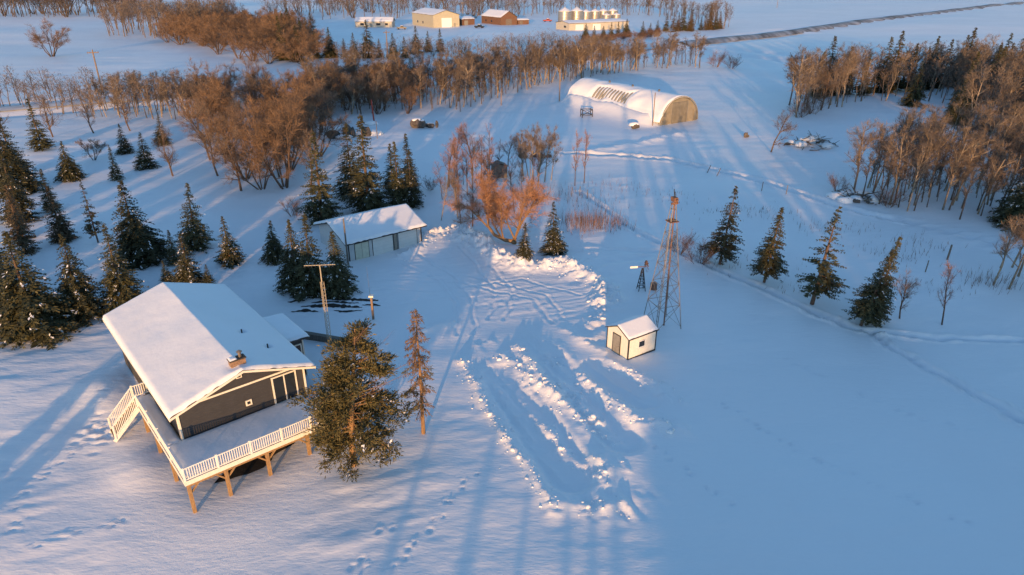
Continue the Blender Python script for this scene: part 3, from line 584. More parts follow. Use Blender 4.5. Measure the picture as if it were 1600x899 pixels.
def truck(x, y, rz, mm, label, L=5.4):
    t = thing('pickup_truck', label, 'truck', (x, y, zat(x, y)), rz)
    m = MB(); m.prism([(0,.5),(L,.5),(L,1.05),(L-1.4,1.15),(0,1.15)], -.9, .9); m.build('body', M[mm], t)
    m = MB(); m.prism([(1.9,1.15),(L-1.3,1.15),(L-1.95,1.85),(2.1,1.85)], -.8, .8); c = m.build('cab', M[mm], t)
    for y_ in (-.83,.805): m = MB(); m.prism([(2.15,1.25),(L-1.6,1.25),(L-2.05,1.75),(2.25,1.75)], y_, y_+.025); m.build('side_window', M['glass'], c)
    for x_ in (.95, L-1.0):
        for y_ in (-.95,.7): m = MB(); m.tube([(x_,y_,.38),(x_,y_+.25,.38)], [.38,.38], 12); m.build('wheel', M['tyre'], t)
    m = MB(); m.box((2.1,-.75,1.855),(L-2,.75,1.97)); m.build('roof_snow', M['snow'], c)
truck(-63, 398, R(5), 'dark', 'black pickup parked right of the cream bungalow')
truck(-20.5, 402, R(-20), 'dark', 'black pickup parked in front of the brown annex')
truck(19.5, 457, R(10), 'red', 'red pickup parked left of the large grain bins')

# ---- old shack, wrecks, small things
sh = thing('old_shack', 'tiny weathered grey shack hidden among bare trees', 'shack', (-2.6, 99.8, zat(-1.8,100)), R(18))
for y0, y1 in ((0,.06),(1.74,1.8)):
    for k in range(8): m = MB(); m.box((k*.25,y0,-.3),(k*.25+.24,y1,1.75+(.28 if 2 <= k <= 5 else .1))); m.build('board', M['greywood'], sh)
for x0 in (0,1.93):
    for k in range(6): m = MB(); m.box((x0,.065+k*.28,-.3),(x0+.06,.065+k*.28+.27,1.75)); m.build('board', M['greywood'], sh)
m = MB(); slab(m, -.15, 1.72, 1, 2.25, -.15, 1.95, .06); slab(m, 1, 2.25, 2.15, 1.72, -.15, 1.95, .06); rr_ = m.build('roof', M['greywood'], sh)
def blob(mb, c, r, seed, sq=(1,1,1), n=2):
    rr = random.Random(seed); import bmesh
    bm = bmesh.new(); bmesh.ops.create_icosphere(bm, subdivisions=n, radius=1)
    for v in bm.verts:
        k = 1+rr.uniform(-.26,.26)*(1 if n < 3 else .45); v.co = Vector((v.co.x*r*sq[0]*k+c[0], v.co.y*r*sq[1]*k+c[1], v.co.z*r*sq[2]*k+c[2]))
    bm.verts.index_update(); mb.add([v.co[:] for v in bm.verts], [tuple(v.index for v in f.verts) for f in bm.faces]); bm.free(); return mb
def rockpile(name, label, x, y, rocks, snows, cat='rock pile'):
    t = thing(name, label, cat, (x, y, zat(x, y)))
    for k, (dx, dy, dz, r, sq) in enumerate(rocks): blob(MB(), (dx,dy,dz), r, k+int(x*7) % 50, sq).build('rock', M['rock'], t)
    for k, (dx, dy, dz, r, sq) in enumerate(snows): blob(MB(), (dx,dy,dz), r, 90+k, sq, 3).build('snow_cap', M['snow'], t, smooth=True)
rockpile('rusted_boiler', 'round dark snow-capped wreck at the edge of the poplar belt', -18.4, 136, [(-.3,0,.8,1.1,(1.1,1,.9)),(.6,-.3,.8,.9,(.9,.8,1.1)),(2.4,-.2,.4,.55,(1.3,.8,.8)),(1.7,.3,.4,.5,(1.3,.8,.8)),(3.5,.2,.6,.4,(.8,.8,1.6))], [(-.3,.15,1.5,.85,(1.25,1.1,.42)),(.6,-.2,1.45,.55,(1.1,1,.4)),(2.3,.1,.8,.5,(1.3,.9,.4))], 'wreck')
rockpile('rubble_heap', 'dark rubble heap half under snow behind the big spruces', -31, 127.5, [(-2.4,0,.6,1.2,(1,1,1)),(.2,.4,.9,1.1,(.8,.8,1.2)),(1.3,0,.8,.8,(.7,.7,1.3)),(3.6,1,.7,1.0,(1,.8,1))], [(-2.2,.2,1.4,1.0,(1.1,1,.45)),(0,-1.2,.3,1.1,(1.4,.8,.4)),(3.2,2.2,.3,1.8,(1.8,1,.4))], 'rubble')
rockpile('snow_heap', 'small snow-covered heap beside the red post', -28.6, 139, [(0,0,.2,.5,(1,1,1))], [(0,0,.3,.9,(1.3,1,.6)),(.9,.2,.2,.6,(1.2,1,.6))], 'heap')
rockpile('buried_implement', 'small snow-buried implement in front of the quonset', 23.9, 135.3, [(.3,-.2,.5,.7,(1.2,.7,.7))], [(.1,.2,.8,.8,(1.3,1,.6))], 'implement')
rockpile('grey_stump', 'small grey stump standing alone right of the quonset', 43.5, 127.3, [(0,0,.35,.5,(.8,.6,1.2)),(.35,.1,.2,.35,(1,.8,.8))], [(.05,.1,.8,.28,(1.2,1,.35))], 'stump')
rockpile('stone_pile', 'scattered dark stones in the snow behind the bare trees', 3.4, 112.5, [(-1.6,0,.25,.6,(1.3,.8,.7)),(.2,.4,.3,.45,(1.2,.9,.8)),(1.5,-.3,.3,.55,(1.3,.8,.7)),(2.7,.2,.2,.4,(1.2,1,.7))], [(-1.4,.3,.6,.5,(1.3,1,.4)),(1.5,.1,.65,.5,(1.3,1,.4))], 'stones')
def brushpile(label, x, y, sx, sy, hz, n, seed):
    rr = random.Random(seed); t = thing('brush_pile', label, 'brush pile', (x, y, zat(x, y)))
    for k in range(n):
        a = rr.uniform(0, 6.28); q = rr.random()**.5; px, py = q*sx*math.cos(a), q*sy*math.sin(a); b = rr.uniform(0, 6.28); L = rr.uniform(.8, 2.3); z = hz*(1-q)*rr.uniform(.5,1)
        m = MB(); m.tube([(px,py,z-.1),(px+L*math.cos(b),py+L*math.sin(b),z+rr.uniform(-.1,.6))], [rr.uniform(.05,.13), .03], 5); m.build('branch', M['greywood'], t)
    for k in range(7):
        a = rr.uniform(0, 6.28); q = rr.random()**.5*.85; blob(MB(), (q*sx*math.cos(a), q*sy*math.sin(a), hz*(1-q)*.6), rr.uniform(.6,1.15), seed+k, (1.2,1,.55), 2).build('snow_cap', M['snow'], t, smooth=True)
    for k in range(7):
        a = rr.uniform(0, 6.28); q = .5+.5*rr.random(); blob(MB(), (q*sx*math.cos(a), q*sy*math.sin(a), .2), rr.uniform(.25,.5), seed+40+k, (1.3,1,.7), 1).build('rock', M['rock'], t)
brushpile('big snowy brush pile beside a lone reddish tree', 53.6, 121, 4.8, 3.4, 2.6, 60, 5)
brushpile('snowy brush pile at the near corner of the right grove', 46.8, 89.5, 3.4, 3.0, 1.0, 45, 9)
# bare gravel streaks where the snow has melted at the yard edge
rg = random.Random(17)
for x, y, L, a, w_ in [(-19.2,58.2,6.6,-.03,.34),(-18.7,57.2,4.4,.05,.26),(-19.4,56.3,5.6,.02,.38),(-20.0,55.3,2.4,.05,.25),(-13.9,56.9,1.7,-.05,.2),(-16.2,55.4,2.6,.04,.16),(-21,57.4,1.6,.1,.2)]:
    n_ = int(L*5); rows = []
    for k in range(n_+1):
        t = k/n_; wd_ = w_*(.35+rg.random())*math.sin(math.pi*min(max(t,.03),.97))**.5; off = .12*math.sin(5*t+x)+rg.gauss(0,.04)
        for q in (-wd_, -wd_*.3, wd_*.3, wd_): rows.append((x+L*t*math.cos(a)-(off+q)*math.sin(a), y+L*t*math.sin(a)+(off+q)*math.cos(a)))
    zz = [zat(px, py)+.035 for px, py in rows]; m = MB()
    m.add([(p[0], p[1], z_) for p, z_ in zip(rows, zz)], [(4*k+q, 4*k+4+q, 4*k+5+q, 4*k+1+q) for k in range(n_) for q in range(3)]); tag(m.build('bare_gravel', M['soil']), kind='structure')
m = MB(); m.box((0,-.2,-.3),(4.4,.2,.55)); o = m.build('planter_wall', M['greywood'], None, loc=(-17.8,50.4,zat(-16,49.8))); o.rotation_euler = (0,0,R(-18)); tag(o, 'low brown timber planter wall beside the house wing', 'planter')
# posts
def apost(name, x, y, h, r, mm, label, cat='post', group=None, tilt=0):
    m = MB(); m.tube([(0,0,-.5),(0,0,h)], [r, r*.85], 7); o = m.build(name, M[mm], None, loc=(x, y, zat(x, y))); o.rotation_euler = (0, tilt, 0); return tag(o, label, cat, group)
apost('red_post', -28.2, 141, 4.6, .16, 'red', 'leaning red post at the edge of the poplar belt', tilt=-.05)
apost('marker_post', -24.9, 126.2, 3.2, .07, 'pole', 'thin brown post behind the big spruces')
apost('tall_post', 11.0, 162, 7.2, .14, 'pole', 'tall wooden post at the far left corner of the quonset', 'pole')
apost('short_post', -2.5, 162, 3.8, .12, 'pole', 'short wooden post at the edge of the poplar belt left of the quonset', 'pole')
apost('corner_pole', 28.2, 138.0, 6.4, .10, 'pole', 'thin pole standing at the front left corner of the quonset', 'pole')
for x, y, l in ((42.5,64.4,'fence post left of the lone pink sapling'),(46.8,67.9,'thick fence post behind the lone pink sapling'),(37.9,91.1,'thin fence post near the trail by the right grove'),(35,92.6,'thin fence post second from the grove by the trail'),(30,102.7,'leaning thin post by the upper trail'),(31,100.9,'thin leaning post just right of the other upper-trail post'),(8.2,90.5,'left dark stake among the dry stems'),(9.3,90.6,'middle dark stake among the dry stems'),(10.3,90.1,'right dark stake among the dry stems')):
    apost('fence_post', x, y, 1.3 if 'thick' not in l else 1.7, .06 if 'thick' not in l else .11, 'greywood', l, 'post', 'posts standing in the open snow', tilt=(.35 if 'leaning' in l else .03))
fr = thing('wooden_frame', 'small dark wooden crate frame left of the quonset', 'frame', (14.9, 146.5, zat(14.9,146.5)), R(10))
for dx in (0, 2.2):
    for dy in (0, 1.4): m = MB(); m.bar((dx,dy,-.3),(dx,dy,1.7), .14); m.build('upright', M['black'], fr)
for z in (.5, 1.6):
    for a, b in (((0,0),(2.2,0)),((2.2,0),(2.2,1.4)),((2.2,1.4),(0,1.4)),((0,1.4),(0,0))): m = MB(); m.bar((*a,z),(*b,z), .1); m.build('rail', M['black'], fr)
for a, b in (((0,-.02,.5),(2.2,-.02,1.6)),((2.2,-.04,.5),(0,-.04,1.6))): m = MB(); m.bar(a, b, .08); m.build('brace', M['black'], fr)
def upole(x, y, h, label, rz=0):
    t = thing('utility_pole', label, 'utility pole', (x, y, zat(x, y)), rz); m = MB(); m.tube([(0,0,-.5),(0,0,h)], [.22,.15], 9); m.build('pole', M['pole'], t)
    m = MB(); m.box((-1.3,-.16,h-.75),(1.3,-.23+.001-.1,h-.55)); c = m.build('crossarm', M['pole'], t)
    for k in (-1.15,-.6,.6,1.15): m = MB(); m.tube([(k,-.25,h-.56),(k,-.25,h-.35)], [.06,.04], 6); m.build('insulator', M['steel'], c)
upole(-104.7, 179.4, 10.4, 'wooden utility pole on the snowy field at the far left', R(30))
upole(123.7, 446, 11.5, 'sunlit utility pole with crossarm at the right end of the far shelterbelt', R(20))
upole(-44.5, 257, 9.5, 'utility pole standing among the spruce row before the far yard', R(40))
upole(-30, 447, 12, 'thin utility pole behind the far machine shop', R(60))
upole(230, 640, 9, 'left utility pole on the open field beyond the highway', R(40)); upole(420, 880, 9, 'right utility pole on the open field beyond the highway', R(40))

# ---- lattice windmill tower
tw = thing('lattice_tower', 'tall rusty lattice windmill tower with missing wheel behind the small shed', 'tower', (13.1, 52.95, zat(13.1,52.95)), R(20))
TH, B0, B1 = 11.3, 1.2, .10
def leg(c, z): f = z/TH; b = B0+(B1-B0)*f; return Vector((c[0]*b, c[1]*b, z))
CS = [(-1,-1),(1,-1),(1,1),(-1,1)]
for c in CS: m = MB(); m.bar(leg(c,-.4), leg(c,TH), .055); m.build('leg', M['steel'], tw)
lv = [0.15, 2.2, 4.1, 5.8, 7.3, 8.6, 9.7, 10.6]
for a, b in zip(lv[:-1], lv[1:]):
    for k in range(4):
        c0, c1 = CS[k], CS[(k+1) % 4]
        m = MB(); m.bar(leg(c0,b), leg(c1,b), .035); m.build('girt', M['steel'], tw)
        if b < 9.5: m = MB(); m.bar(leg(c0,a), leg(c1,b), .026); m.bar(leg(c1,a), leg(c0,b), .026); m.build('cross_brace', M['steel'], tw)
m = MB(); m.tube([(.12,-.2,-.3),(.05,-.05,TH-.3)], [.065,.055], 8); m.build('pump_pipe', M['rust'], tw)
m = MB(); m.bar(leg((-1,-1),.1)+Vector((0,.25,0)), leg((-1,-1),TH-1)+Vector((0,.12,0)), .04)
for k in range(22): z = .5+k*.45; p = leg((-1,-1),z); m.bar(p, p+Vector((0,.28*(1-z/TH)+.1,0)), .03)
m.build('ladder', M['steel'], tw)
m = MB(); m.box((-.42,-.42,TH-1.75),(.42,.42,TH-1.69)); m.build('platform', M['rust'], tw)
m = MB(); m.box((-.17,-.28,TH-.05),(.17,.28,TH+.3)); m.tube([(0,-.5,TH+.15),(0,.3,TH+.15)], [.09,.09], 8); m.tube([(-.3,-.1,TH-.2),(.3,-.1,TH-.2)], [.1,.1], 8); hd = m.build('gear_head', M['rust'], tw)
m = MB(); m.tube([(0,0,TH+.3),(0,0,TH+.75)], [.06,.03], 6); m.bar((0,0,TH+.3),(.05,.25,TH+.9), .05); m.build('vane_stub', M['black'], hd)
# ornamental windmill
ow = thing('ornamental_windmill', 'waist-high ornamental garden windmill with pale tail vane near the tower', 'windmill', (12.5, 60.0, zat(12.5,60)), R(8))
def l2(c, z): f = z/2.3; b = .33*(1-f)+.05*f; return Vector((c[0]*b, c[1]*b, z))
for c in CS: m = MB(); m.bar(l2(c,-.3), l2(c,2.3), .06); m.build('leg', M['black'], ow)
for z in (.35,.75,1.15,1.5,1.85):
    m = MB()
    for k in range(4): m.bar(l2(CS[k],z), l2(CS[(k+1) % 4],z), .05)
    m.build('girt', M['black'], ow)
m = MB(); m.tube([(.35,0,2.45),(-.5,0,2.45)], [.04,.04], 6); hb = m.build('shaft', M['rust'], ow)
for k in range(12):
    a = k*math.pi/6; m = MB(); ca, sa = math.cos(a), math.sin(a); m.add([(.33,ca*.1,2.45+sa*.1),(.40,ca*.58-sa*.13,2.45+sa*.58+ca*.13),(.30,ca*.58+sa*.13,2.45+sa*.58-ca*.13),(.42,ca*.58-sa*.12,2.46+sa*.58+ca*.12)], [(0,1,2),(0,2,3),(0,3,1),(1,3,2)]); m.build('blade', M['rust'], hb)
m = MB(); m.box((-1.25,-.012,2.34),(-.5,.012,2.54)); m.build('tail_vane', M['cream'], ow)
m = MB(); m.tube([(0,0,-.3),(0,0,.65)], [.33,.33], 16); br = m.build('barrel', M['rust'], None, loc=(13.75,60.2,zat(13.75,60.2))); tag(br, 'small rusty barrel beside the garden windmill', 'barrel')
# aerial mast by the house
am = thing('aerial_mast', 'lattice television mast with a flat crossbar aerial behind the pine', 'mast', (-14.4, 47.1, zat(-14.4,47.1)), R(6))
MHT = 8.0
tri = [(.19*math.cos(a), .19*math.sin(a)) for a in (.5, .5+2.094, .5+4.189)]
for c in tri: m = MB(); m.bar((c[0],c[1],-.3),(c[0]*.8,c[1]*.8,6.6), .03); m.build('leg', M['mast'], am)
for k in range(20):
    z = .2+k*.32; m = MB()
    for i in range(3): a, b = tri[i], tri[(i+1) % 3]; m.bar((a[0]*.9,a[1]*.9,z),(b[0]*.9,b[1]*.9,z+.3), .02)
    m.build('lacing', M['mast'], am)
m = MB(); m.tube([(0,0,6.4),(0,0,MHT)], [.05,.04], 6); m.build('mast_pipe', M['mast'], am)
m = MB(); m.bar((-1.15,0,MHT),(1.15,0,MHT), .05); bo = m.build('boom', M['mast'], am)
for k in range(9): m = MB(); x = -1.05+k*.26; m.bar((x,-.35-.02*k,MHT+.05),(x,.35+.02*k,MHT+.05), .022); m.build('element', M['steel'], bo)
yp = thing('yard_post', 'short brown yard light post with whip aerial left of the driveway', 'post', (-12.3, 53.8, zat(-12.3,53.8)))
m = MB(); m.box((-.09,-.09,-.4),(.09,.09,2.2)); m.build('post', M['pole'], yp); m = MB(); m.box((-.2,-.2,2.2),(.2,.2,2.35)); m.build('cap', M['cream'], yp); m = MB(); m.tube([(-.08,0,2.3),(-.16,0,5.0)], [.018,.008], 5); m.build('whip', M['steel'], yp)

# ================================================================ TREES
def rv(r, s=1.0): return Vector((r.gauss(0,s), r.gauss(0,s), r.gauss(0,s)))
class Leaf:                                      # accumulates thin triangles / kites
    def __init__(s): s.V = []; s.F = []
    def kite(s, a, d_, n, L, w):
        sd = d_.cross(n); sd = sd.normalized() if sd.length > 1e-6 else Vector((1,0,0)); o = len(s.V)
        s.V += [a[:], (a+d_*L*.45+sd*w)[:], (a+d_*L)[:], (a+d_*L*.45-sd*w)[:]]; s.F.append((o,o+1,o+2,o+3))
    def twig(s, a, b, w, r):
        dd = b-a; sd = dd.cross(rv(r)); sd = sd.normalized()*w if sd.length > 1e-6 else Vector((w,0,0)); o = len(s.V)
        mid = a+dd*.5+rv(r, .05*dd.length); s.V += [(a-sd)[:], (a+sd)[:], (mid+sd*.7)[:], (mid-sd*.7)[:], b[:], (b+sd*.2)[:]]; s.F += [(o,o+1,o+2,o+3),(o+3,o+2,o+5,o+4)]
    def mesh(s, name, m): return npmesh(name, s.V, s.F, m, smooth=False) if s.V else None

def spruce_proto(seed, h=9.0, w=2.6, m='spruce', bare=.02, gap=.0, snow=.10, lv=46, nb=10, droop=.5):
    r = random.Random(seed); tr = MB(); lf = Leaf(); sn = Leaf()
    tr.tube([(0,0,-.5),(r.uniform(-.04,.04),r.uniform(-.04,.04),h*.5),(0,0,h*.99)], [.022*h,.013*h,.012], 7)
    for k in range(lv):
        t = bare+(1-bare)*(k+r.random())/lv; z = h*t
        if r.random() < gap: continue
        env = (1-t)**.9*(1.12 if t > bare+.1 else .85+2.7*(t-bare))
        for b in range(max(3, int(nb*(.45+.75*(1-t))))):
            if r.random() < gap*.7: continue
            a = r.uniform(0, 6.283); L = max(.12, w*env*r.uniform(.62,1.12)); hd = Vector((math.cos(a), math.sin(a), 0)); sd = Vector((-hd.y, hd.x, 0)); up = Vector((0,0,1))
            ns = max(3, int(L/.2)); zz = z+r.uniform(-.1,.1); dr = droop*r.uniform(.7,1.3)
            if L > .5 and bare > .07: tr.tube([(hd*.02+up*zz)[:], (hd*L*.75+up*(zz-dr*L*.5))[:]], [.02,.006], 3, cap=False)
            for j in range(ns):
                u = (j+.6)/ns
                if u < .18: continue
                p = hd*(L*u)+up*(zz+L*(.10*u-dr*u*u*.95+.16*u**4)); sw = L*.34*(1-u*.72)*r.uniform(.7,1.25)
                for sg in (-1, 1):
                    dd = (hd*r.uniform(.5,.9)+sd*sg*r.uniform(.6,1)+up*r.uniform(-.42,.05)).normalized(); lf.kite(p, dd, (up+rv(r,.5)).normalized(), max(.2,sw*1.1), max(.06, sw*.2))
                dd = (hd*.5+up*-r.uniform(.4,1)+rv(r,.2)).normalized(); lf.kite(p, dd, (hd+rv(r,.3)).normalized(), max(.18, sw*.85), max(.06, sw*.22))
                if r.random() < snow*.55*(.2+.8*(1-t)) and u > .4: 
                    q = p+up*.06; lf2 = (hd+up*-dr*.8).normalized()
                    [sn.kite(q+lf2*r.uniform(-.15,.3)+sd*r.gauss(0,.1), (lf2+rv(r,.3)).normalized(), up+rv(r,.25), r.uniform(.14,.36), r.uniform(.03,.08)) for _ in range(3)]
            lf.kite(hd*(L*.88)+up*(zz+L*(.09-dr*.72+.1)), (hd+up*(-dr*.5)).normalized(), up, max(.15,L*.2), .05)
    lf.kite(Vector((0,0,h*.95)), Vector((0,0,1)), Vector((1,0,0)), h*.06, .05)
    return dict(h=h, parts=[('trunk', tr.mesh('spruce_trunk', M['bark'])), ('crown', lf.mesh('spruce_crown', M[m])), ('snow', sn.mesh('spruce_snow', M['snow']))])

def branch(r, tr, lf, p, d_, L, rad, lev, P):
    n = 3 if lev < 2 else 2; pts = [p.copy()]; dd = d_.copy()
    for i in range(n): dd = (dd+rv(r, P['wob'])+Vector((0,0,P['up']))).normalized(); pts.append(pts[-1]+dd*L/n)
    rs = [rad*(1-.7*i/n) for i in range(n+1)]
    tr.tube(pts, rs, 5 if lev == 0 else 3, cap=False)
    if lev >= P['lev']:
        for i in range(int(P['tw']*lf.tn)):
            u = r.uniform(.1,1)*n; k = min(int(u), n-1); q = pts[k].lerp(pts[k+1], u-k)
            e = (dd*.6+rv(r,.55)+Vector((0,0,P['tup']))).normalized()*P['tl']*r.uniform(.5,1.25); lf.twig(q, q+e, P['twd']*lf.tf, r)
        return
    for i in range(P['nb'][lev]):
        u = r.uniform(P['st'][lev], .98)*n; k = min(int(u), n-1); q = pts[k].lerp(pts[k+1], u-k)
        ax = dd.cross(rv(r)).normalized(); an = r.uniform(*P['an']); nd = (Matrix.Rotation(an, 3, ax) @ dd).normalized()
        branch(r, tr, lf, q, nd, L*r.uniform(*P['lr'])*(1.1-.45*u/n), max(.012, rad*.5*(1-.5*u/n)), lev+1, P)
def bare_proto(seed, kind, bark, twig, tf=1.0, tn=1.0):
    r = random.Random(seed); tr = MB(); lf = Leaf(); lf.tf = tf; lf.tn = tn
    if kind == 'poplar':
        h = 9.0; P = dict(wob=.07, up=.05, lev=2, tw=11, tup=.25, tl=.7, twd=.009, nb=[17,5], st=[.34,.2], an=(.45,.95), lr=(.22,.4))
        branch(r, tr, lf, Vector((0,0,-.4)), Vector((r.gauss(0,.04),r.gauss(0,.04),1)), h*.95, .13, 0, P)
    elif kind == 'poplar2':   # forked
        h = 9.0; P = dict(wob=.11, up=.05, lev=2, tw=11, tup=.2, tl=.7, twd=.009, nb=[13,5], st=[.4,.2], an=(.5,1.1), lr=(.26,.48))
        branch(r, tr, lf, Vector((0,0,-.4)), Vector((.06,0,1)), h*.93, .13, 0, P); branch(r, tr, lf, Vector((0,0,2.2)), Vector((.35,.2,1)).normalized(), h*.6, .08, 0, P)
    elif kind == 'willow':    # wide multi-stem
        h = 7.0; P = dict(wob=.16, up=.06, lev=2, tw=15, tup=.25, tl=.8, twd=.0095, nb=[8,5], st=[.3,.2], an=(.35,.9), lr=(.32,.55))
        for k in range(6):
            a = k*1.05+r.uniform(-.3,.3); o = r.uniform(.25,.62); branch(r, tr, lf, Vector((.15*math.cos(a),.15*math.sin(a),-.3)), Vector((math.cos(a)*o,math.sin(a)*o,1)).normalized(), h*r.uniform(.75,1), .1, 0, P)
    elif kind == 'bush':
        h = 3.0; P = dict(wob=.12, up=.04, lev=1, tw=14, tup=.3, tl=.5, twd=.008, nb=[6], st=[.25], an=(.25,.7), lr=(.35,.6))
        for k in range(16):
            a = r.uniform(0,6.28); o = r.uniform(.1,.8); branch(r, tr, lf, Vector((.3*math.cos(a),.3*math.sin(a),-.2)), Vector((math.cos(a)*o,math.sin(a)*o,1)).normalized(), h*r.uniform(.6,1), .028, 0, P)
    elif kind == 'sapling':
        h = 6.0; P = dict(wob=.06, up=.06, lev=2, tw=9, tup=.4, tl=.45, twd=.008, nb=[16,4], st=[.3,.2], an=(.4,.8), lr=(.18,.32))
        branch(r, tr, lf, Vector((0,0,-.3)), Vector((0,0,1)), h*.95, .075, 0, P)
    elif kind == 'round':
        h = 7.0; P = dict(wob=.14, up=.05, lev=2, tw=16, tup=.15, tl=.7, twd=.009, nb=[14,6], st=[.22,.2], an=(.5,1.1), lr=(.34,.55))
        branch(r, tr, lf, Vector((0,0,-.3)), Vector((0,0,1)), h*.85, .15, 0, P)
    elif kind == 'orange':    # low leaning trunk, dense round head
        h = 7.5; P = dict(wob=.17, up=.05, lev=2, tw=30, tup=.1, tl=.7, twd=.0095, nb=[12,8], st=[.2,.15], an=(.4,1.1), lr=(.36,.6))
        tr.tube([(0,0,-.3),(-.05,0,.25),(.0,0,.7)], [.34,.3,.26], 9); tr.tube([(-.1,0,.35),(-1.0,.1,.45),(-2.2,.3,1.0),(-2.8,.4,1.9)], [.24,.21,.18,.15], 8)
        for d0, L_, p0 in ((( .15,.1,1),6.4,(0,0,.6)),((-.35,.2,1),5.5,(0,0,.6)),((.6,-.1,1),5.3,(0,0,.6)),((-.5,.1,1),4.6,(-1.2,.1,.5)),((.05,.4,1),5.6,(-1.4,.2,.6)),((-.2,.1,1),5.2,(-2.8,.4,1.8)),((-.7,.2,1),4.2,(-2.8,.4,1.8)),((.25,.5,1),5.6,(0,0,.7))):
            branch(r, tr, lf, Vector(p0), Vector(d0).normalized(), L_, .11, 0, P)
    return dict(h=h, parts=[('trunk', tr.mesh('bare_trunk', M[bark])), ('crown', lf.mesh('bare_crown', M[twig]))])

def place(pr, name, label, cat, x, y, h, rz, group=None, lean=(0,0), ws=1.0, parts=True, nosnow=False):
    s = h/pr['h']; root = bpy.data.objects.new(name, None); col.objects.link(root); root.empty_display_size = .3
    root.location = (x, y, zat(x, y)-.05); root.rotation_mode = 'XYZ'
    root.rotation_euler = (Matrix.Rotation(lean[0], 3, 'Y') @ Matrix.Rotation(lean[1], 3, 'X') @ Matrix.Rotation(rz, 3, 'Z')).to_euler(); root.scale = (s*ws, s*ws, s)
    tag(root, label, cat, group)
    for nm, me in pr['parts']:
        if me is None or (nosnow and nm == 'snow'): continue
        o = link(nm, me, root)
        if nm == 'snow': o['kind'] = 'stuff'
    return root
r0 = random.Random(11)
SP = [spruce_proto(1, gap=.05), spruce_proto(2, w=2.25, gap=.09, droop=.35), spruce_proto(3, w=3.0, nb=11, droop=.7), spruce_proto(4, w=2.1, snow=.22), spruce_proto(5, w=2.7, snow=.26, lv=42)]
SPB = [spruce_proto(21, m='sprucew', w=2.4, snow=.04), spruce_proto(22, m='sprucew', w=2.0, gap=.15, snow=.04)]
SPR = [spruce_proto(31, w=2.6, bare=.14, gap=.16, snow=.03, lv=40, nb=9, droop=.55), spruce_proto(32, w=2.7, bare=.16, gap=.05, snow=.05, lv=42), spruce_proto(33, w=2.7, bare=.15, gap=.2, snow=.03, lv=38, nb=8, droop=.35)]
SPO = spruce_proto(41, w=2.8, lv=60, nb=12, snow=0)
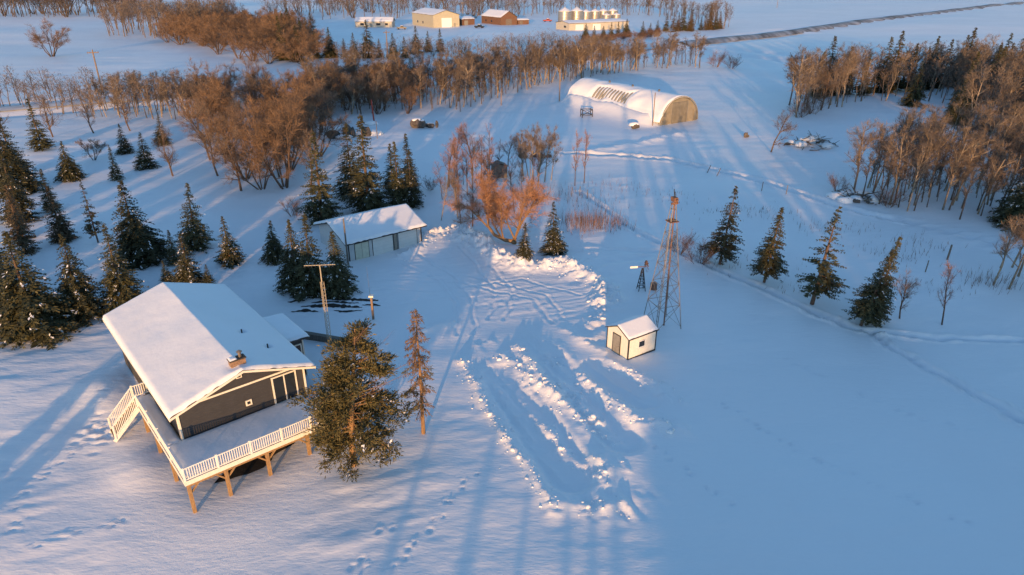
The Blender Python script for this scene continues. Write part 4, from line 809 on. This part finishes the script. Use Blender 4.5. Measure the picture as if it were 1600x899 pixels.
L_ = [ # x, y, h, proto, width, label  (left of the picture, then middle, then right)
 (-81.3,117.4,8.9,SP[1],1,'tall dark spruce farthest back at the left edge, in front of the roadside trees'),
 (-69.6,92.9,10.2,SP[2],1.15,'big dark spruce at the left edge behind the brown spruces'),
 (-65.9,99.5,5.8,SP[2],1.2,'wide spruce with snowy skirt below the tall back-left spruce'),
 (-66,115.4,5.1,SP[4],1.1,'snowy spruce left of the pair on the back slope'),
 (-57.5,105.5,5.7,SP[4],1.15,'sunlit snowy spruce in the middle of the back slope'),
 (-62.6,121.8,5.3,SP[4],1.1,'snow-topped spruce farthest right on the back slope, behind a bare tree'),
 (-58.8,99,5.2,SP[3],.95,'narrow sunlit spruce with snow clumps below the back slope'),
 (-59.4,84.1,5.6,SP[1],1,'slim spruce behind the brown spruce at the left'),
 (-51.4,73.3,6.6,SPB[0],1,'brown tinged spruce at left, just right of the tall rusty one'),
 (-46.9,72.4,7.6,SPR[2],.6,'thin sparse spruce with a bare lower trunk left of the big blue one'),
 (-39.3,67,8.9,SP[2],1.15,'big shaded blue-green spruce behind the sunlit one above the roof'),
 (-36,57,7.9,SP[0],1,'sunlit spruce with snowy foot just above the house ridge'),
 (-35.1,70.6,7.6,SP[0],1,'shaded dark spruce standing behind the small cluster above the roof'),
 (-35.4,66.2,3.9,SP[1],1.1,'small dark spruce at the left of the cluster above the roof'),
 (-31.8,61.5,5.3,SP[4],1.1,'snowy spruce in the cluster just above the roof'),
 (-34,61.5,2.5,SP[4],1.2,'smallest snowy spruce left of the cluster above the roof'),
 (-29.9,61.2,2.2,SP[0],1.2,'little dark spruce right of the cluster above the roof'),
 (-29.7,66.6,5.4,SP[4],1,'lone snow-dusted spruce in the open snow above the roof'),
 (-38.6,54.7,8,SP[2],1,'second large sunlit spruce left of the house roof'),
 (-40.6,51.5,9.2,SP[2],1.2,'largest dark spruce at the left behind the house'),
 (-45.5,53.9,8.6,SP[0],1.2,'dark spruce cut by the left edge of the picture'),
 (-53.2,69.4,7.6,SPB[1],1,'rusty thin spruce at the left edge above the big dark ones'),
 (-56.5,74,6.5,SPB[1],1.1,'rusty bare-looking spruce cut by the left edge'),
 (-49.5,58.5,9.2,SP[1],1.1,'tall dark spruce second from the left edge behind the largest one'),
 (-60.5,80,8.8,SP[0],1.0,'dark spruce at the left edge between the rusty ones and the big back one'),
 (-75,101,9.5,SP[1],1.1,'dark spruce cut by the left edge below the tall farthest one'),
 (-52.5,62.5,9,SP[2],1.0,'dark bushy spruce cut by the left edge, above the lowest one'),
 (-23.6,80.6,11.2,SP[1],1.0,'tall sunlit spruce left of the pair behind the garage'),
 (-18.6,84.5,12.5,SP[1],1.05,'tallest sunlit spruce right behind the garage'),
 (-21.8,90.2,10,SP[0],1,'dark shaded spruce left of the tallest one behind the garage'),
 (-16.6,92,7,SP[1],1,'short dark spruce right of the tallest one behind the garage'),
 (-14.9,86.3,8.7,SP[1],.95,'sunlit spruce at the right end behind the garage'),
 (-13.3,86.3,7.6,SP[0],.9,'shaded lower spruce touching the sunlit one at the garage roof end'),
 (-14.3,92.5,8.2,SP[1],.9,'dark spruce at the back of the garage group, farthest right'),
 (-25.3,67.4,4.6,SP[2],1.1,'small blue-green spruce alone left of the garage'),
 (-20.9,60.3,7.2,SP[2],.95,'left spruce of the dense trio in front of the garage'),
 (-19.2,59.3,8,SP[0],1.05,'tallest middle spruce of the trio in front of the garage'),
 (-16.8,59.8,6.4,SP[2],1.05,'right spruce of the trio in front of the garage'),
 (1.3,66.8,3.9,SP[4],.95,'small snowy spruce on the plowed bank'),
 (4.5,69.3,6,SP[4],.9,'taller snow-flecked spruce right of the small one by the bank'),
 (21.9,66.4,8.6,SPR[0],1,'leftmost of the four spruces on the right lawn, beside a shrub'),
 (25,61.7,7.9,SPR[1],.95,'second of the four spruces on the right lawn, densest crown'),
 (27.9,57,9.6,SPR[2],1,'third and tallest of the four spruces on the right lawn, sparse tiers'),
 (30.5,52.8,7.3,SPR[1],1.1,'rightmost of the four spruces on the right lawn, leaning'),
 (64,80.5,10.5,SP[4],1.25,'big spruce with gold top cut by the right edge'),
 (61.3,78.0,8.2,SP[2],1.2,'shaded lower spruce beside the gold-topped one at the right edge'),
]
for i, (x, y, h, pr, ws, lb) in enumerate(L_):
    ln = (0.07, -.0) if pr in SPR and x > 0 else (r0.gauss(0,.02), r0.gauss(0,.02))
    if 'leaning' in lb: ln = (.17, 0)
    place(pr, 'spruce_tree', lb, 'spruce', x, y, h, r0.uniform(0,6.28), 'spruces around the farmyard', ln, ws)
place(SP[1], 'spruce_tree', 'small gold-topped spruce close behind the leaning one on the right lawn', 'spruce', 31.6, 53.4, 8.3, 2.0, 'spruces around the farmyard', (.1,0), .8)
FARROW = [(-73.6,246.5,11.7),(-69.5,254.8,8.9),(-65.6,259.2,10.4),(-60.5,259.2,6.7),(-57,259.2,8.6),(-51.9,259.2,13),(-47.8,259.2,6.7),(-42.1,254.8,8.9),(-38.7,259.2,7.6),(-36.3,273.3,10),(-32.4,278.4,7.6),(-27.7,278.4,8.6)]
for x, y, h in FARROW: place(SP[r0.choice((0,1,2))], 'spruce_tree', 'dark spruce in the row before the far farmyard', 'spruce', x, y, h, r0.uniform(0,6), 'spruce row before the far farmyard', ws=1.15, nosnow=True)
for x, y, h in [(-80,250,12),(-84,262,14),(-78,268,13),(-88,280,14),(-82,290,12),(-92,300,15),(-86,312,13)]: place(SP[r0.choice((0,2))], 'spruce_tree', 'dark spruce bunched behind the tangled willows at upper left', 'spruce', x, y, h, r0.uniform(0,6), 'spruces behind the upper left willows', ws=1.1, nosnow=True)
for x, y, h in [(33.8,333.1,6.6),(36.9,326,6.5),(42.3,336,5.6),(45.1,330.3,7.4),(50.8,348.2,6.9),(54.8,348.2,8.1),(62.6,348.2,6.9),(67.7,356.2,5.8),(72.8,364.6,6.6)]: place(SP[r0.choice((0,1,2))], 'spruce_tree', 'small dark spruce in the row before the long cream shed', 'spruce', x, y, h, r0.uniform(0,6), 'spruce row before the long shed', ws=1.2, nosnow=True)
for k in range(11): x = 80+k*3.3+r0.uniform(-1,1); place(SPB[k % 2] if k % 3 else SP[1], 'spruce_tree', 'sunlit spruce at the right end of the far shelterbelt', 'spruce', x, 378+k*2+r0.uniform(-3,3), r0.uniform(7,13), r0.uniform(0,6), 'spruces ending the far shelterbelt', ws=1.0, nosnow=True)
for x, y, h in [(75,172,11),(79,177,14),(84,178,11.5),(88,176,10),(95,181,13.5),(99,184,15),(103,183,12),(112,190,13),(117,192,12),(121,190,15),(124,197,12.5),(133,196,11),(137,199,13),(142,200,14.5),(146,203,13),(152,206,11),(108,186,10.5),(92,160,10),(97,150,11),(104,160,12),(108,150,10.5),(112,165,13),(118,172,12),(103,138,10),(122,178,11.5),(128,184,12),(90,140,9)]: place(SP[r0.choice((0,1,2))], 'spruce_tree', 'dark spruce standing behind the bare trees of the right grove', 'spruce', x, y, h, r0.uniform(0,6), 'spruces behind the right grove', ws=1.05, nosnow=True)
# spruces outside the picture whose long shadows cross the snow
def us(u, s): a = R(SUN_AZ); return (u*math.cos(a)+s*math.sin(a), -u*math.sin(a)+s*math.cos(a))
OUT = []
u = 7.2
while u < 95:
    for s_ in (-22,-30): OUT.append((u+r0.uniform(-.6,.6), s_+r0.uniform(-3,3), 11.6+r0.uniform(-1.8,1.2)+(1.9 if u > 35 else 0)+(.8 if u > 50 else 0)+(1.2 if u > 58 else 0)))
    u += r0.uniform(1.7,2.5)
OUT += [(-.2,-25,5.2),(1.2,-27,5.4),(2.5,-24,5.8),(-5.3,-25,6.1),(-9.4,-24,6.0),(-2.6,-25,4.9),(-36.8,22,5.0),(-34.4,20,4.6),(-15.5,-30,4.5)]
for u, s, h in OUT:
    x, y = us(u, s); place(SPO, 'spruce_tree', 'spruce outside the picture that throws a long shadow over the snow', 'spruce', x, y, h, r0.uniform(0,6), 'spruces outside the picture', ws=1.3 if h > 9 else 1.0, nosnow=True)

# ---- the pine in front of the deck, and the dying spruce beside it
def pine():
    r = random.Random(77); tr = MB(); lf = Leaf(); sn = Leaf(); dead = Leaf()
    root = thing('pine_tree', 'full green pine with snow clumps standing at the corner of the deck', 'pine', (-9.9, 34.2, zat(-9.9,34.2)-.05))
    tr.tube([(0,0,-.4),(.05,0,2),(.25,.1,4.5),(.6,.2,7),(.9,.3,9.6)], [.2,.18,.14,.09,.02], 9); tr.tube([(-.35,.9,-.4),(-.3,.9,2),(-.2,.8,4.5),(.1,.7,7.6)], [.15,.13,.1,.02], 8)
    for k in range(104):
        t = .15+.84*(k+r.random())/104; second = r.random() < .28; z = (9.4 if not second else 7.2)*t
        env = min(1, (t+.12)/.42)*(1-.74*max(0,(t-.45)/.55)**1.1); a = r.uniform(0,6.283); L = 3.6*env*r.uniform(.4,1.08)*(.78 if math.cos(a) < -.2 and .2 < t < .62 else 1); hd = Vector((math.cos(a), math.sin(a), 0)); up = Vector((0,0,1))
        c = Vector((.09*z, .03*z, z)) if not second else Vector((-.3+.05*z, .85, z))
        if math.cos(a) > .2 and t > .55 and r.random() < .6:      # bare dead limbs on the upper right
            pts = [c, c+hd*L*.5+up*.35, c+hd*L*1.15+up*1.0]; tr.tube(pts, [.03,.02,.008], 4, cap=False)
            for j in range(34): u = r.uniform(.25,1); q = pts[0].lerp(pts[2], u); dead.twig(q, q+(hd*.5+rv(r,.5)+up*.3)*r.uniform(.3,.7), .007, r)
            continue
        rise = .5*(t-.42); pts = [c, c+hd*L*.5+up*(L*rise*.8), c+hd*L+up*(L*rise-.12*L)]; tr.tube(pts, [.045,.03,.01], 4, cap=False)
        side = Vector((-hd.y, hd.x, 0)); nc = int(2+L*2.6)
        for j in range(nc):
            u = (.34+.7*(j+.5)/nc)+r.gauss(0,.04); q = pts[0].lerp(pts[1], u*2) if u < .5 else pts[1].lerp(pts[2], u*2-1)
            q = q+side*r.gauss(0,.13*L)+up*r.gauss(0,.06); R_ = r.uniform(.24,.40)
            tr.tube([pts[1], q], [.014,.006], 3, cap=False)
            for i in range(62):
                o_ = Vector((r.gauss(0,R_*.6), r.gauss(0,R_*.6), r.gauss(0,R_*.3))); dd = (o_*1.6+hd*.35+up*.15+rv(r,.35)).normalized(); lf.kite(q+o_, dd, rv(r).normalized(), r.uniform(.17,.32), r.uniform(.027,.043))
            if r.random() < (.45 if (t < .55 and math.cos(a) > -.2) else .08):
                for i in range(7): sn.kite(q+up*R_*.42+Vector((r.gauss(0,R_*.4),r.gauss(0,R_*.4),r.gauss(0,.03))), (hd+rv(r,.5)).normalized(), up+rv(r,.25), r.uniform(.10,.24), r.uniform(.03,.07))
    link('trunk', tr.mesh('pine_trunk', M['pinebark']), root); link('crown', lf.mesh('pine_crown', M['pine']), root); tag(link('snow', sn.mesh('pine_snow', M['snow']), root), kind='stuff'); tag(link('dead_limbs', dead.mesh('pine_dead', M['shrub']), root), kind='stuff')
pine()
def dying():
    r = random.Random(5); tr = MB(); lf = Leaf(); gr = Leaf(); h = 9.3
    root = thing('dying_spruce', 'half-dead rusty spruce with bare lower trunk right of the pine', 'spruce', (-5.9, 37.2, zat(-5.9,37.2)-.05)); up = Vector((0,0,1))
    tr.tube([(0,0,-.4),(.05,0,4),(0,0,h)], [.15,.1,.015], 8)
    for k in range(120):
        t = .2+.8*(k+r.random())/120; z = h*t; a = r.uniform(0,6.283); hd = Vector((math.cos(a),math.sin(a),0)); L = (1.35*(1-t)**.6*min(1,(t-.1)/.2)+.12)*r.uniform(.55,1.15)
        pts = [up*z, hd*L*.5+up*(z-.05*L), hd*L+up*(z-.35*L)]; tr.tube(pts, [.02,.013,.006], 3, cap=False)
        g_ = gr if (t < .58 and r.random() < .4) else lf
        for j in range(int(28*L)+7):
            u = r.uniform(.2,1); q = pts[0].lerp(pts[1],u*2) if u < .5 else pts[1].lerp(pts[2],u*2-1)
            dd = (hd*.35-up*r.uniform(.1,.9)+rv(r,.35)).normalized(); g_.kite(q, dd, rv(r).normalized(), r.uniform(.14,.34), .024)
    link('trunk', tr.mesh('dying_trunk', M['pinebark']), root); link('crown', lf.mesh('dying_crown', M['deadn']), root); tag(link('green_boughs', gr.mesh('dying_green', M['spruce']), root), kind='stuff')
dying()

# ---- bare trees
PO = [bare_proto(100+k, 'poplar' if k % 3 else 'poplar2', 'popbark', 'popgrey' if k % 2 else 'poptwig', 1.25, 1.5) for k in range(6)]
PF = [bare_proto(180+k, 'poplar' if k else 'poplar2', 'popbark', 'poptwig', 4.2, .7) for k in range(3)] + [bare_proto(186, 'willow', 'bark', 'willow', 4.2, .6)]
WI = [bare_proto(120+k, 'willow', 'bark', 'willow', 1.2, 1.2) for k in range(4)]
RO = [bare_proto(130+k, 'round', 'bark', 'poptwig') for k in range(3)]
PK = [bare_proto(140+k, 'poplar' if k else 'round', 'bark', 'pink') for k in range(3)]
BU = [bare_proto(150+k, 'bush', 'shrub', 'shrub') for k in range(3)]
SA = [bare_proto(160, 'sapling', 'bark', 'pink'), bare_proto(161, 'sapling', 'bark', 'shrub')]
OR = bare_proto(170, 'orange', 'pinebark', 'orange', 1.0, .75)
def inpoly(x, y, P):
    c = False; j = len(P)-1
    for i in range(len(P)):
        if (P[i][1] > y) != (P[j][1] > y) and x < (P[j][0]-P[i][0])*(y-P[i][1])/(P[j][1]-P[i][1])+P[i][0]: c = not c
        j = i
    return c
def scatter(P, n, dmin, seed):
    r = random.Random(seed); xs = [p[0] for p in P]; ys = [p[1] for p in P]; out = []; tries = 0
    while len(out) < n and tries < n*60:
        tries += 1; x, y = r.uniform(min(xs),max(xs)), r.uniform(min(ys),max(ys))
        if inpoly(x, y, P) and all((x-a)**2+(y-b)**2 > dmin*dmin for a, b in out): out.append((x, y))
    return out
def grove(P, n, dmin, seed, protos, hr, name, label, cat, group, lean=0.0, ws=1.0):
    r = random.Random(seed+1)
    for x, y in scatter(P, n, dmin, seed):
        place(r.choice(protos), name, label, cat, x, y, r.uniform(*hr), r.uniform(0,6.28), group, (lean+r.gauss(0,.05), r.gauss(0,.05)), ws*r.uniform(.85,1.2))
G1 = [(-41.8,145.7),(-33.1,149.3),(-22.9,155.3),(-11.1,152.7),(-3.1,171),(8.6,192),(28.6,213),(50.9,228),(60.1,227),(63.2,243.2),(54.5,243.2),(31.8,236.2),(10.2,226.3),(-3.8,211.5),(-14.4,198.4),(-28.4,192),(-41.5,184),(-52.1,176)]
grove(G1, 135, 2.6, 1, PO, (7.5,10.5), 'poplar_tree', 'bare poplar in the dense belt crossing behind the quonset', 'poplar', 'poplars of the middle belt', ws=1.25)
grove([(-50,142),(-35,147),(-20,152),(-22,190),(-45,176)], 34, 3.2, 2, WI+RO, (6,8.5), 'willow_tree', 'bare brown willow in the left part of the middle belt', 'willow', 'willows of the middle belt')
TH_ = [(-66,142.3),(-51.5,113),(-40,97),(-33,97),(-29,103),(-38,142.3),(-60.6,170),(-76,170)]
grove(TH_, 50, 3.6, 3, WI+RO+RO, (6.5,10), 'willow_tree', 'bare brown willow in the thicket left of the tall spruces', 'willow', 'willows of the left thicket', ws=1.05)
grove([(-96,152),(-78,143),(-64,143),(-70,160),(-92,168)], 30, 2.8, 4, PO, (6.5,9), 'poplar_tree', 'slim bare poplar in the roadside row at upper left', 'poplar', 'poplars of the roadside row')
grove([(-160,330),(-110,266),(-79,233),(-66,235),(-72,262),(-95,330),(-150,410),(-190,430)], 80, 6.0, 5, WI, (8,12), 'willow_tree', 'tangled bare willow in the big sunlit mass at upper left', 'willow', 'willows of the upper left mass', ws=1.25)
G4f = [(46.5,91),(49.5,84),(54.3,80.5),(66,81.4),(84.1,110.6),(68.3,112),(55.3,101)]
grove(G4f, 62, 2.2, 6, PO, (7.5,10.5), 'poplar_tree', 'leaning bare poplar in the near part of the right grove', 'poplar', 'poplars of the near right grove', lean=.10)
G4b = [(62.9,165.2),(61.5,150),(70,154),(80.3,162),(95.6,170),(100.6,158),(88,124),(84,113),(100,118),(150,196),(130.6,205),(94.3,190),(71.4,178)]
grove(G4b, 78, 3.0, 7, PO+PO+RO[:1], (9,13), 'poplar_tree', 'tall bare poplar in the back part of the right grove', 'poplar', 'poplars of the back right grove', lean=.05)
for x, y, h, lb, pr, ln in [(60.3,146.5,14,'tallest pale forked poplar at the left end of the right grove',PO[0],0),(88.7,132.9,11.5,'pale sunlit poplar standing above the right grove',PO[3],-.02),(66,160,12,'pale poplar leaning left at the end of the right grove',PO[3],-.14)]:
    place(pr, 'poplar_tree', lb, 'poplar', x, y, h, 1.3, None, (ln,0), 1.1)
for k, (x, y, h) in enumerate([(47.5,61.3,7.5),(48.4,60.3,8),(49.6,59.2,8.4),(50.6,60.8,8),(51.5,63.5,8.5),(52.5,66,8)]):
    place(PO[k % 6], 'poplar_tree', 'bare poplar in the small clump cut by the right edge', 'poplar', x, y, h, k*1.1, 'poplars of the clump at the right edge', (.08,0))
MIDT = [(-9.0,94.6,7.5,0,'reddish bare tree at the left of the middle cluster'),(-6.5,82.1,5.2,-.2,'short bare tree leaning left at the front of the middle cluster'),(-4.8,78.3,8.1,0,'bare tree with dark trunk above the plowed bank'),(-5.9,99.4,8.6,0,'slim bare poplar left of the old shack'),(-4.5,98.4,6.5,.03,'thin bare poplar touching the left wall of the old shack'),(-3.5,104.6,6.9,0,'slim bare poplar behind the old shack'),(-0.6,107,5.5,.03,'thin short poplar behind and right of the old shack'),(-2.4,79.8,6.6,-.05,'bare tree just left of the orange willow'),(-7.4,88,7.2,0,'reddish bare tree in the middle left of the cluster'),(-3.0,86.5,7.6,.02,'bare tree in front of the old shack'),(1.7,101.9,7.2,-.03,'leftmost bare poplar of the clump right of the shack'),(2.5,100.2,7.6,-.02,'second bare poplar of the clump right of the shack'),(3.7,94.6,9,0,'tallest bare poplar of the clump right of the shack'),(4.8,98.1,8.4,.03,'bare poplar on the right side of the clump beyond the shack'),(5.8,98.8,6.8,.04,'short bare poplar at the right end of the clump beyond the shack'),(2.6,93.2,8.6,0,'front bare poplar of the clump right of the shack'),(-8.2,99,7.8,0,'bare tree at the back left of the middle cluster')]
for k, (x, y, h, ln, lb) in enumerate(MIDT):
    place(PK[k % 3] if x < 1 else PO[k % 6], 'bare_tree', lb, 'tree', x, y, h, k*.9, 'bare trees of the middle cluster', (ln,0), .85)
grove([(-10,80),(-4,78),(3,86),(6.5,93),(6,103),(-3,106),(-9,102)], 24, 1.6, 44, [PK[1],PK[2],PO[1],PK[1]], (4.5,7.5), 'bare_tree', 'thin reddish sapling crowding the middle cluster around the old shack', 'tree', 'thin saplings of the middle cluster', ws=.75)
place(OR, 'orange_willow', 'glowing orange willow with a low bent trunk by the plowed bank', 'willow', 0.3, 72.4, 7.9, 0, None, (0,0), 1.0)
place(SA[0], 'birch_sapling', 'left one of two thin pale saplings right of the middle cluster', 'sapling', 9.1, 95.8, 8, 1, None, (0,0), .8)
place(SA[0], 'birch_sapling', 'right one of two thin pale saplings right of the middle cluster', 'sapling', 10.6, 97.5, 8, 2.2, None, (.06,0), .8)
place(RO[1], 'bare_tree', 'small round bare tree right of the leaning lawn spruce', 'tree', 34.6, 54.1, 4.8, 0.4, None, (.02,0), .75)
place(SA[0], 'bare_sapling', 'lone pink-tipped sapling on the right lawn', 'sapling', 37.8, 53.1, 6.2, 2, None, (-.06,0), 1.0)
place(RO[0], 'bare_tree', 'lone reddish tree left of the big brush pile', 'tree', 44.5, 116.3, 7.8, 2.5, None, (.05,0), .9)
for x, y, h, lb, pr in [(-38.1,93,9.5,'twisted dark-trunked tree at the front left of the thicket',RO[0]),(-35.5,94.0,8,'low spreading tree at the front of the thicket',WI[1]),(-32.6,95,11.5,'tall bare tree with snow at its foot at the right front of the thicket',WI[0]),(-51.3,100.9,7.5,'slanting bare tree alone left of the thicket',RO[2]),(-29.3,96.5,8.5,'bare reddish tree close left of the tall garage spruces',RO[1]),(-68.8,110.9,3.9,'small round bare shrub tree on the back left slope',WI[2]),(-44.5,101,8.5,'gnarled bare tree in the front of the thicket',RO[1])]:
    place(pr, 'bare_tree', lb, 'tree', x, y, h, 1.7+x, None, (.03,0), .95)
for x, y, h in [(-86,128,8),(-80,131,7),(-74,133,7.5),(-95,126,8)]: place(RO[int(h) % 3], 'bare_tree', 'round bare tree at the far left edge before the road', 'tree', x, y, h, x, 'round trees at the far left')
for x, y, h in [(-57,63,7.5),(-54.5,60,7),(-60,66,8)]: place(PK[1], 'bare_tree', 'bare brown tree among the spruces at the left edge', 'tree', x, y, h, x, 'bare trees at the left edge')
place(WI[3], 'bare_tree', 'pale round willow alone on the field at the far upper left', 'willow', -168, 262, 11, 0, None, (0,0), 1.3)
BUSH = [(19.9,67,3.2,'dark round shrub left of the first lawn spruce'),(18.2,69.5,2.6,'low shrub behind the round dark one near the tower'),(61,147,4,'dark shrub at the foot of the left end of the right grove'),(65,150,4,'dark tangled shrub below the right grove front'),(45.5,92,2.5,'low grey shrub behind the near brush pile'),(49.5,86,3,'shrub at the foot of the near right grove'),(-11.5,93,2,'small shrub left of the middle cluster'),(66,231,5,'pale shrub at the right end of the middle belt'),(70,227,4.6,'outermost pale shrub at the right end of the middle belt'),(-27.5,82,2.4,'bare shrub at the foot of the tall spruces left of the garage'),(54,63,2.8,'shrub cut by the right edge')]
for k, (x, y, h, lb) in enumerate(BUSH): place(BU[k % 3], 'bare_shrub', lb, 'shrub', x, y, h, k, 'bare shrubs', ws=1.1)
for k in range(26): x = 32+k*1.9; place(BU[k % 3], 'bare_shrub', 'low shrub in the hedge before the long cream shed', 'shrub', x*.9+r0.uniform(-2,2), 312+k*1.6+r0.uniform(-3,3), r0.uniform(2.5,4), k, 'shrubs before the long shed', ws=1.4)

# ---- far woods that read as one mass
def wood(name, label, P, n, protos, hr, seed, dmin=2):
    r = np.random.default_rng(seed); VV = []; FF = []; off = 0; src = []
    for pr in protos:
        vs = []; fs = []; o = 0
        for nm, me in pr['parts'][:2]:   # trunk and crown
            v = np.empty(len(me.vertices)*3, np.float32); me.vertices.foreach_get('co', v); v = v.reshape(-1,3); tri_ = [p.vertices[:] for p in me.polygons if len(p.vertices) == 4]; f = np.array(tri_)
            if nm == 'crown': k = r.permutation(len(f))[:380]; f = f[k]
            else:
                q_ = v[f]; ar = .5*np.linalg.norm(np.cross(q_[:,2]-q_[:,0], q_[:,3]-q_[:,1]), axis=1); f = f[ar > np.sort(ar)[-min(len(ar), 120)]]
            vs.append(v); fs.append(f+o); o += len(v)
        v = np.concatenate(vs); f = np.concatenate(fs); uq, inv = np.unique(f, return_inverse=True); src.append((v[uq], inv.reshape(-1,4), pr['h']))
    for x, y in scatter(P, n, dmin, seed):
        v, f, h0 = src[r.integers(len(src))]; s = r.uniform(*hr)/h0; a = r.uniform(0,6.28); c, q = math.cos(a), math.sin(a)
        w = v*s*np.array([1.2,1.2,1]); w = np.stack([w[:,0]*c-w[:,1]*q+x, w[:,0]*q+w[:,1]*c+y, w[:,2]+zat(x,y)], 1); VV.append(w); FF.append(f+off); off += len(w)
    o = link(name, npmesh(name, np.concatenate(VV), np.concatenate(FF), M['popgrey'], smooth=False)); tag(o, label, 'woodland', kind='stuff')
wood('far_woodland', 'long bare woodland behind the machine shop and barn', [(-150,470),(-60,458),(0,480),(8,510),(0,640),(-110,640),(-190,560)], 170, PF, (10,15), 1, 4)
wood('far_woodland', 'bare woodland behind the grain bins', [(6,520),(95,525),(108,392),(122,400),(128,470),(110,570),(20,585)], 120, PF[:3], (9,14), 2, 4)
wood('far_woodland', 'bare tall woodland along the field at upper left', [(-225,420),(-195,345),(-137,338),(-150,400),(-170,440)], 120, PF[:3], (12,17), 3, 3)
wood('far_woodland', 'dark far woodland in the top left corner', [(-350,482),(-255,500),(-280,560),(-400,570)], 110, PF, (14,19), 4, 4)
wood('underwood', 'thin bare saplings crowding the roadside row at upper left', [(-128,158),(-100,148),(-64,143),(-62,160),(-84,170),(-118,172)], 80, PF[:3], (4,8.5), 9, 1.8)
wood('underwood', 'thin saplings and underwood crowding the middle belt', G1, 370, PF[1:3], (3.5,8), 5, 1.5)
wood('underwood', 'thin saplings and underwood crowding the right grove behind', G4b, 240, PF[1:3], (4,11), 6, 1.8)
wood('underwood', 'thin saplings among the near part of the right grove', G4f, 80, PF[1:3], (3,7), 7, 1.5)
wood('underwood', 'brushy hedge beyond the belt in front of the far yard', [(-62,240),(-20,262),(22,292),(38,312),(20,306),(-20,285),(-60,262)], 110, PF[1:], (3,6.5), 10, 2)
wood('underwood', 'underwood filling the left thicket', [(-70,150),(-52,122),(-38,120),(-36,142),(-60,168),(-76,168)], 50, PF[2:], (3,6), 8, 2)

# ---- dry stems (uncountable)
def stems(name, label, patches, m, seed):
    r = random.Random(seed); lf = Leaf()
    for x, y, sx, sy, n, h in patches:
        for k in range(n):
            px, py = x+r.gauss(0,sx), y+r.gauss(0,sy); a = Vector((px, py, zat(px, py)-.05)); lf.twig(a, a+Vector((r.gauss(0,.14),r.gauss(0,.14),1))*h*r.uniform(.5,1.2), .02, r)
    o = link(name, lf.mesh(name, M[m])); tag(o, label, 'dry stems', kind='stuff')
stems('dry_stems', 'reddish dry stems behind the plowed yard', [(9.0,79,1.8,1.6,420,1.8),(12,79.5,1.2,1.4,140,1.4),(7.5,90,2.5,2.5,130,1.3),(11,86,2,2,70,1.0),(16,94,3,3,80,1.0)], 'reed', 4)
stems('dry_stems', 'sparse weeds poking through snow along the right trail', [(41.5,69,1.5,1.5,90,.7),(47.5,62,1.6,1.2,150,1.1),(38,78,2.2,1.4,110,.7),(33,83,2.5,1.5,90,.7),(27,84,2.0,1.0,60,.6),(22,90,2,2,50,.5),(46,72,2,2,80,.9),(40,60.5,2,1,60,.6),(24,66,3,1.2,70,.6),(29,60,2,1,60,.6)], 'reed', 5)
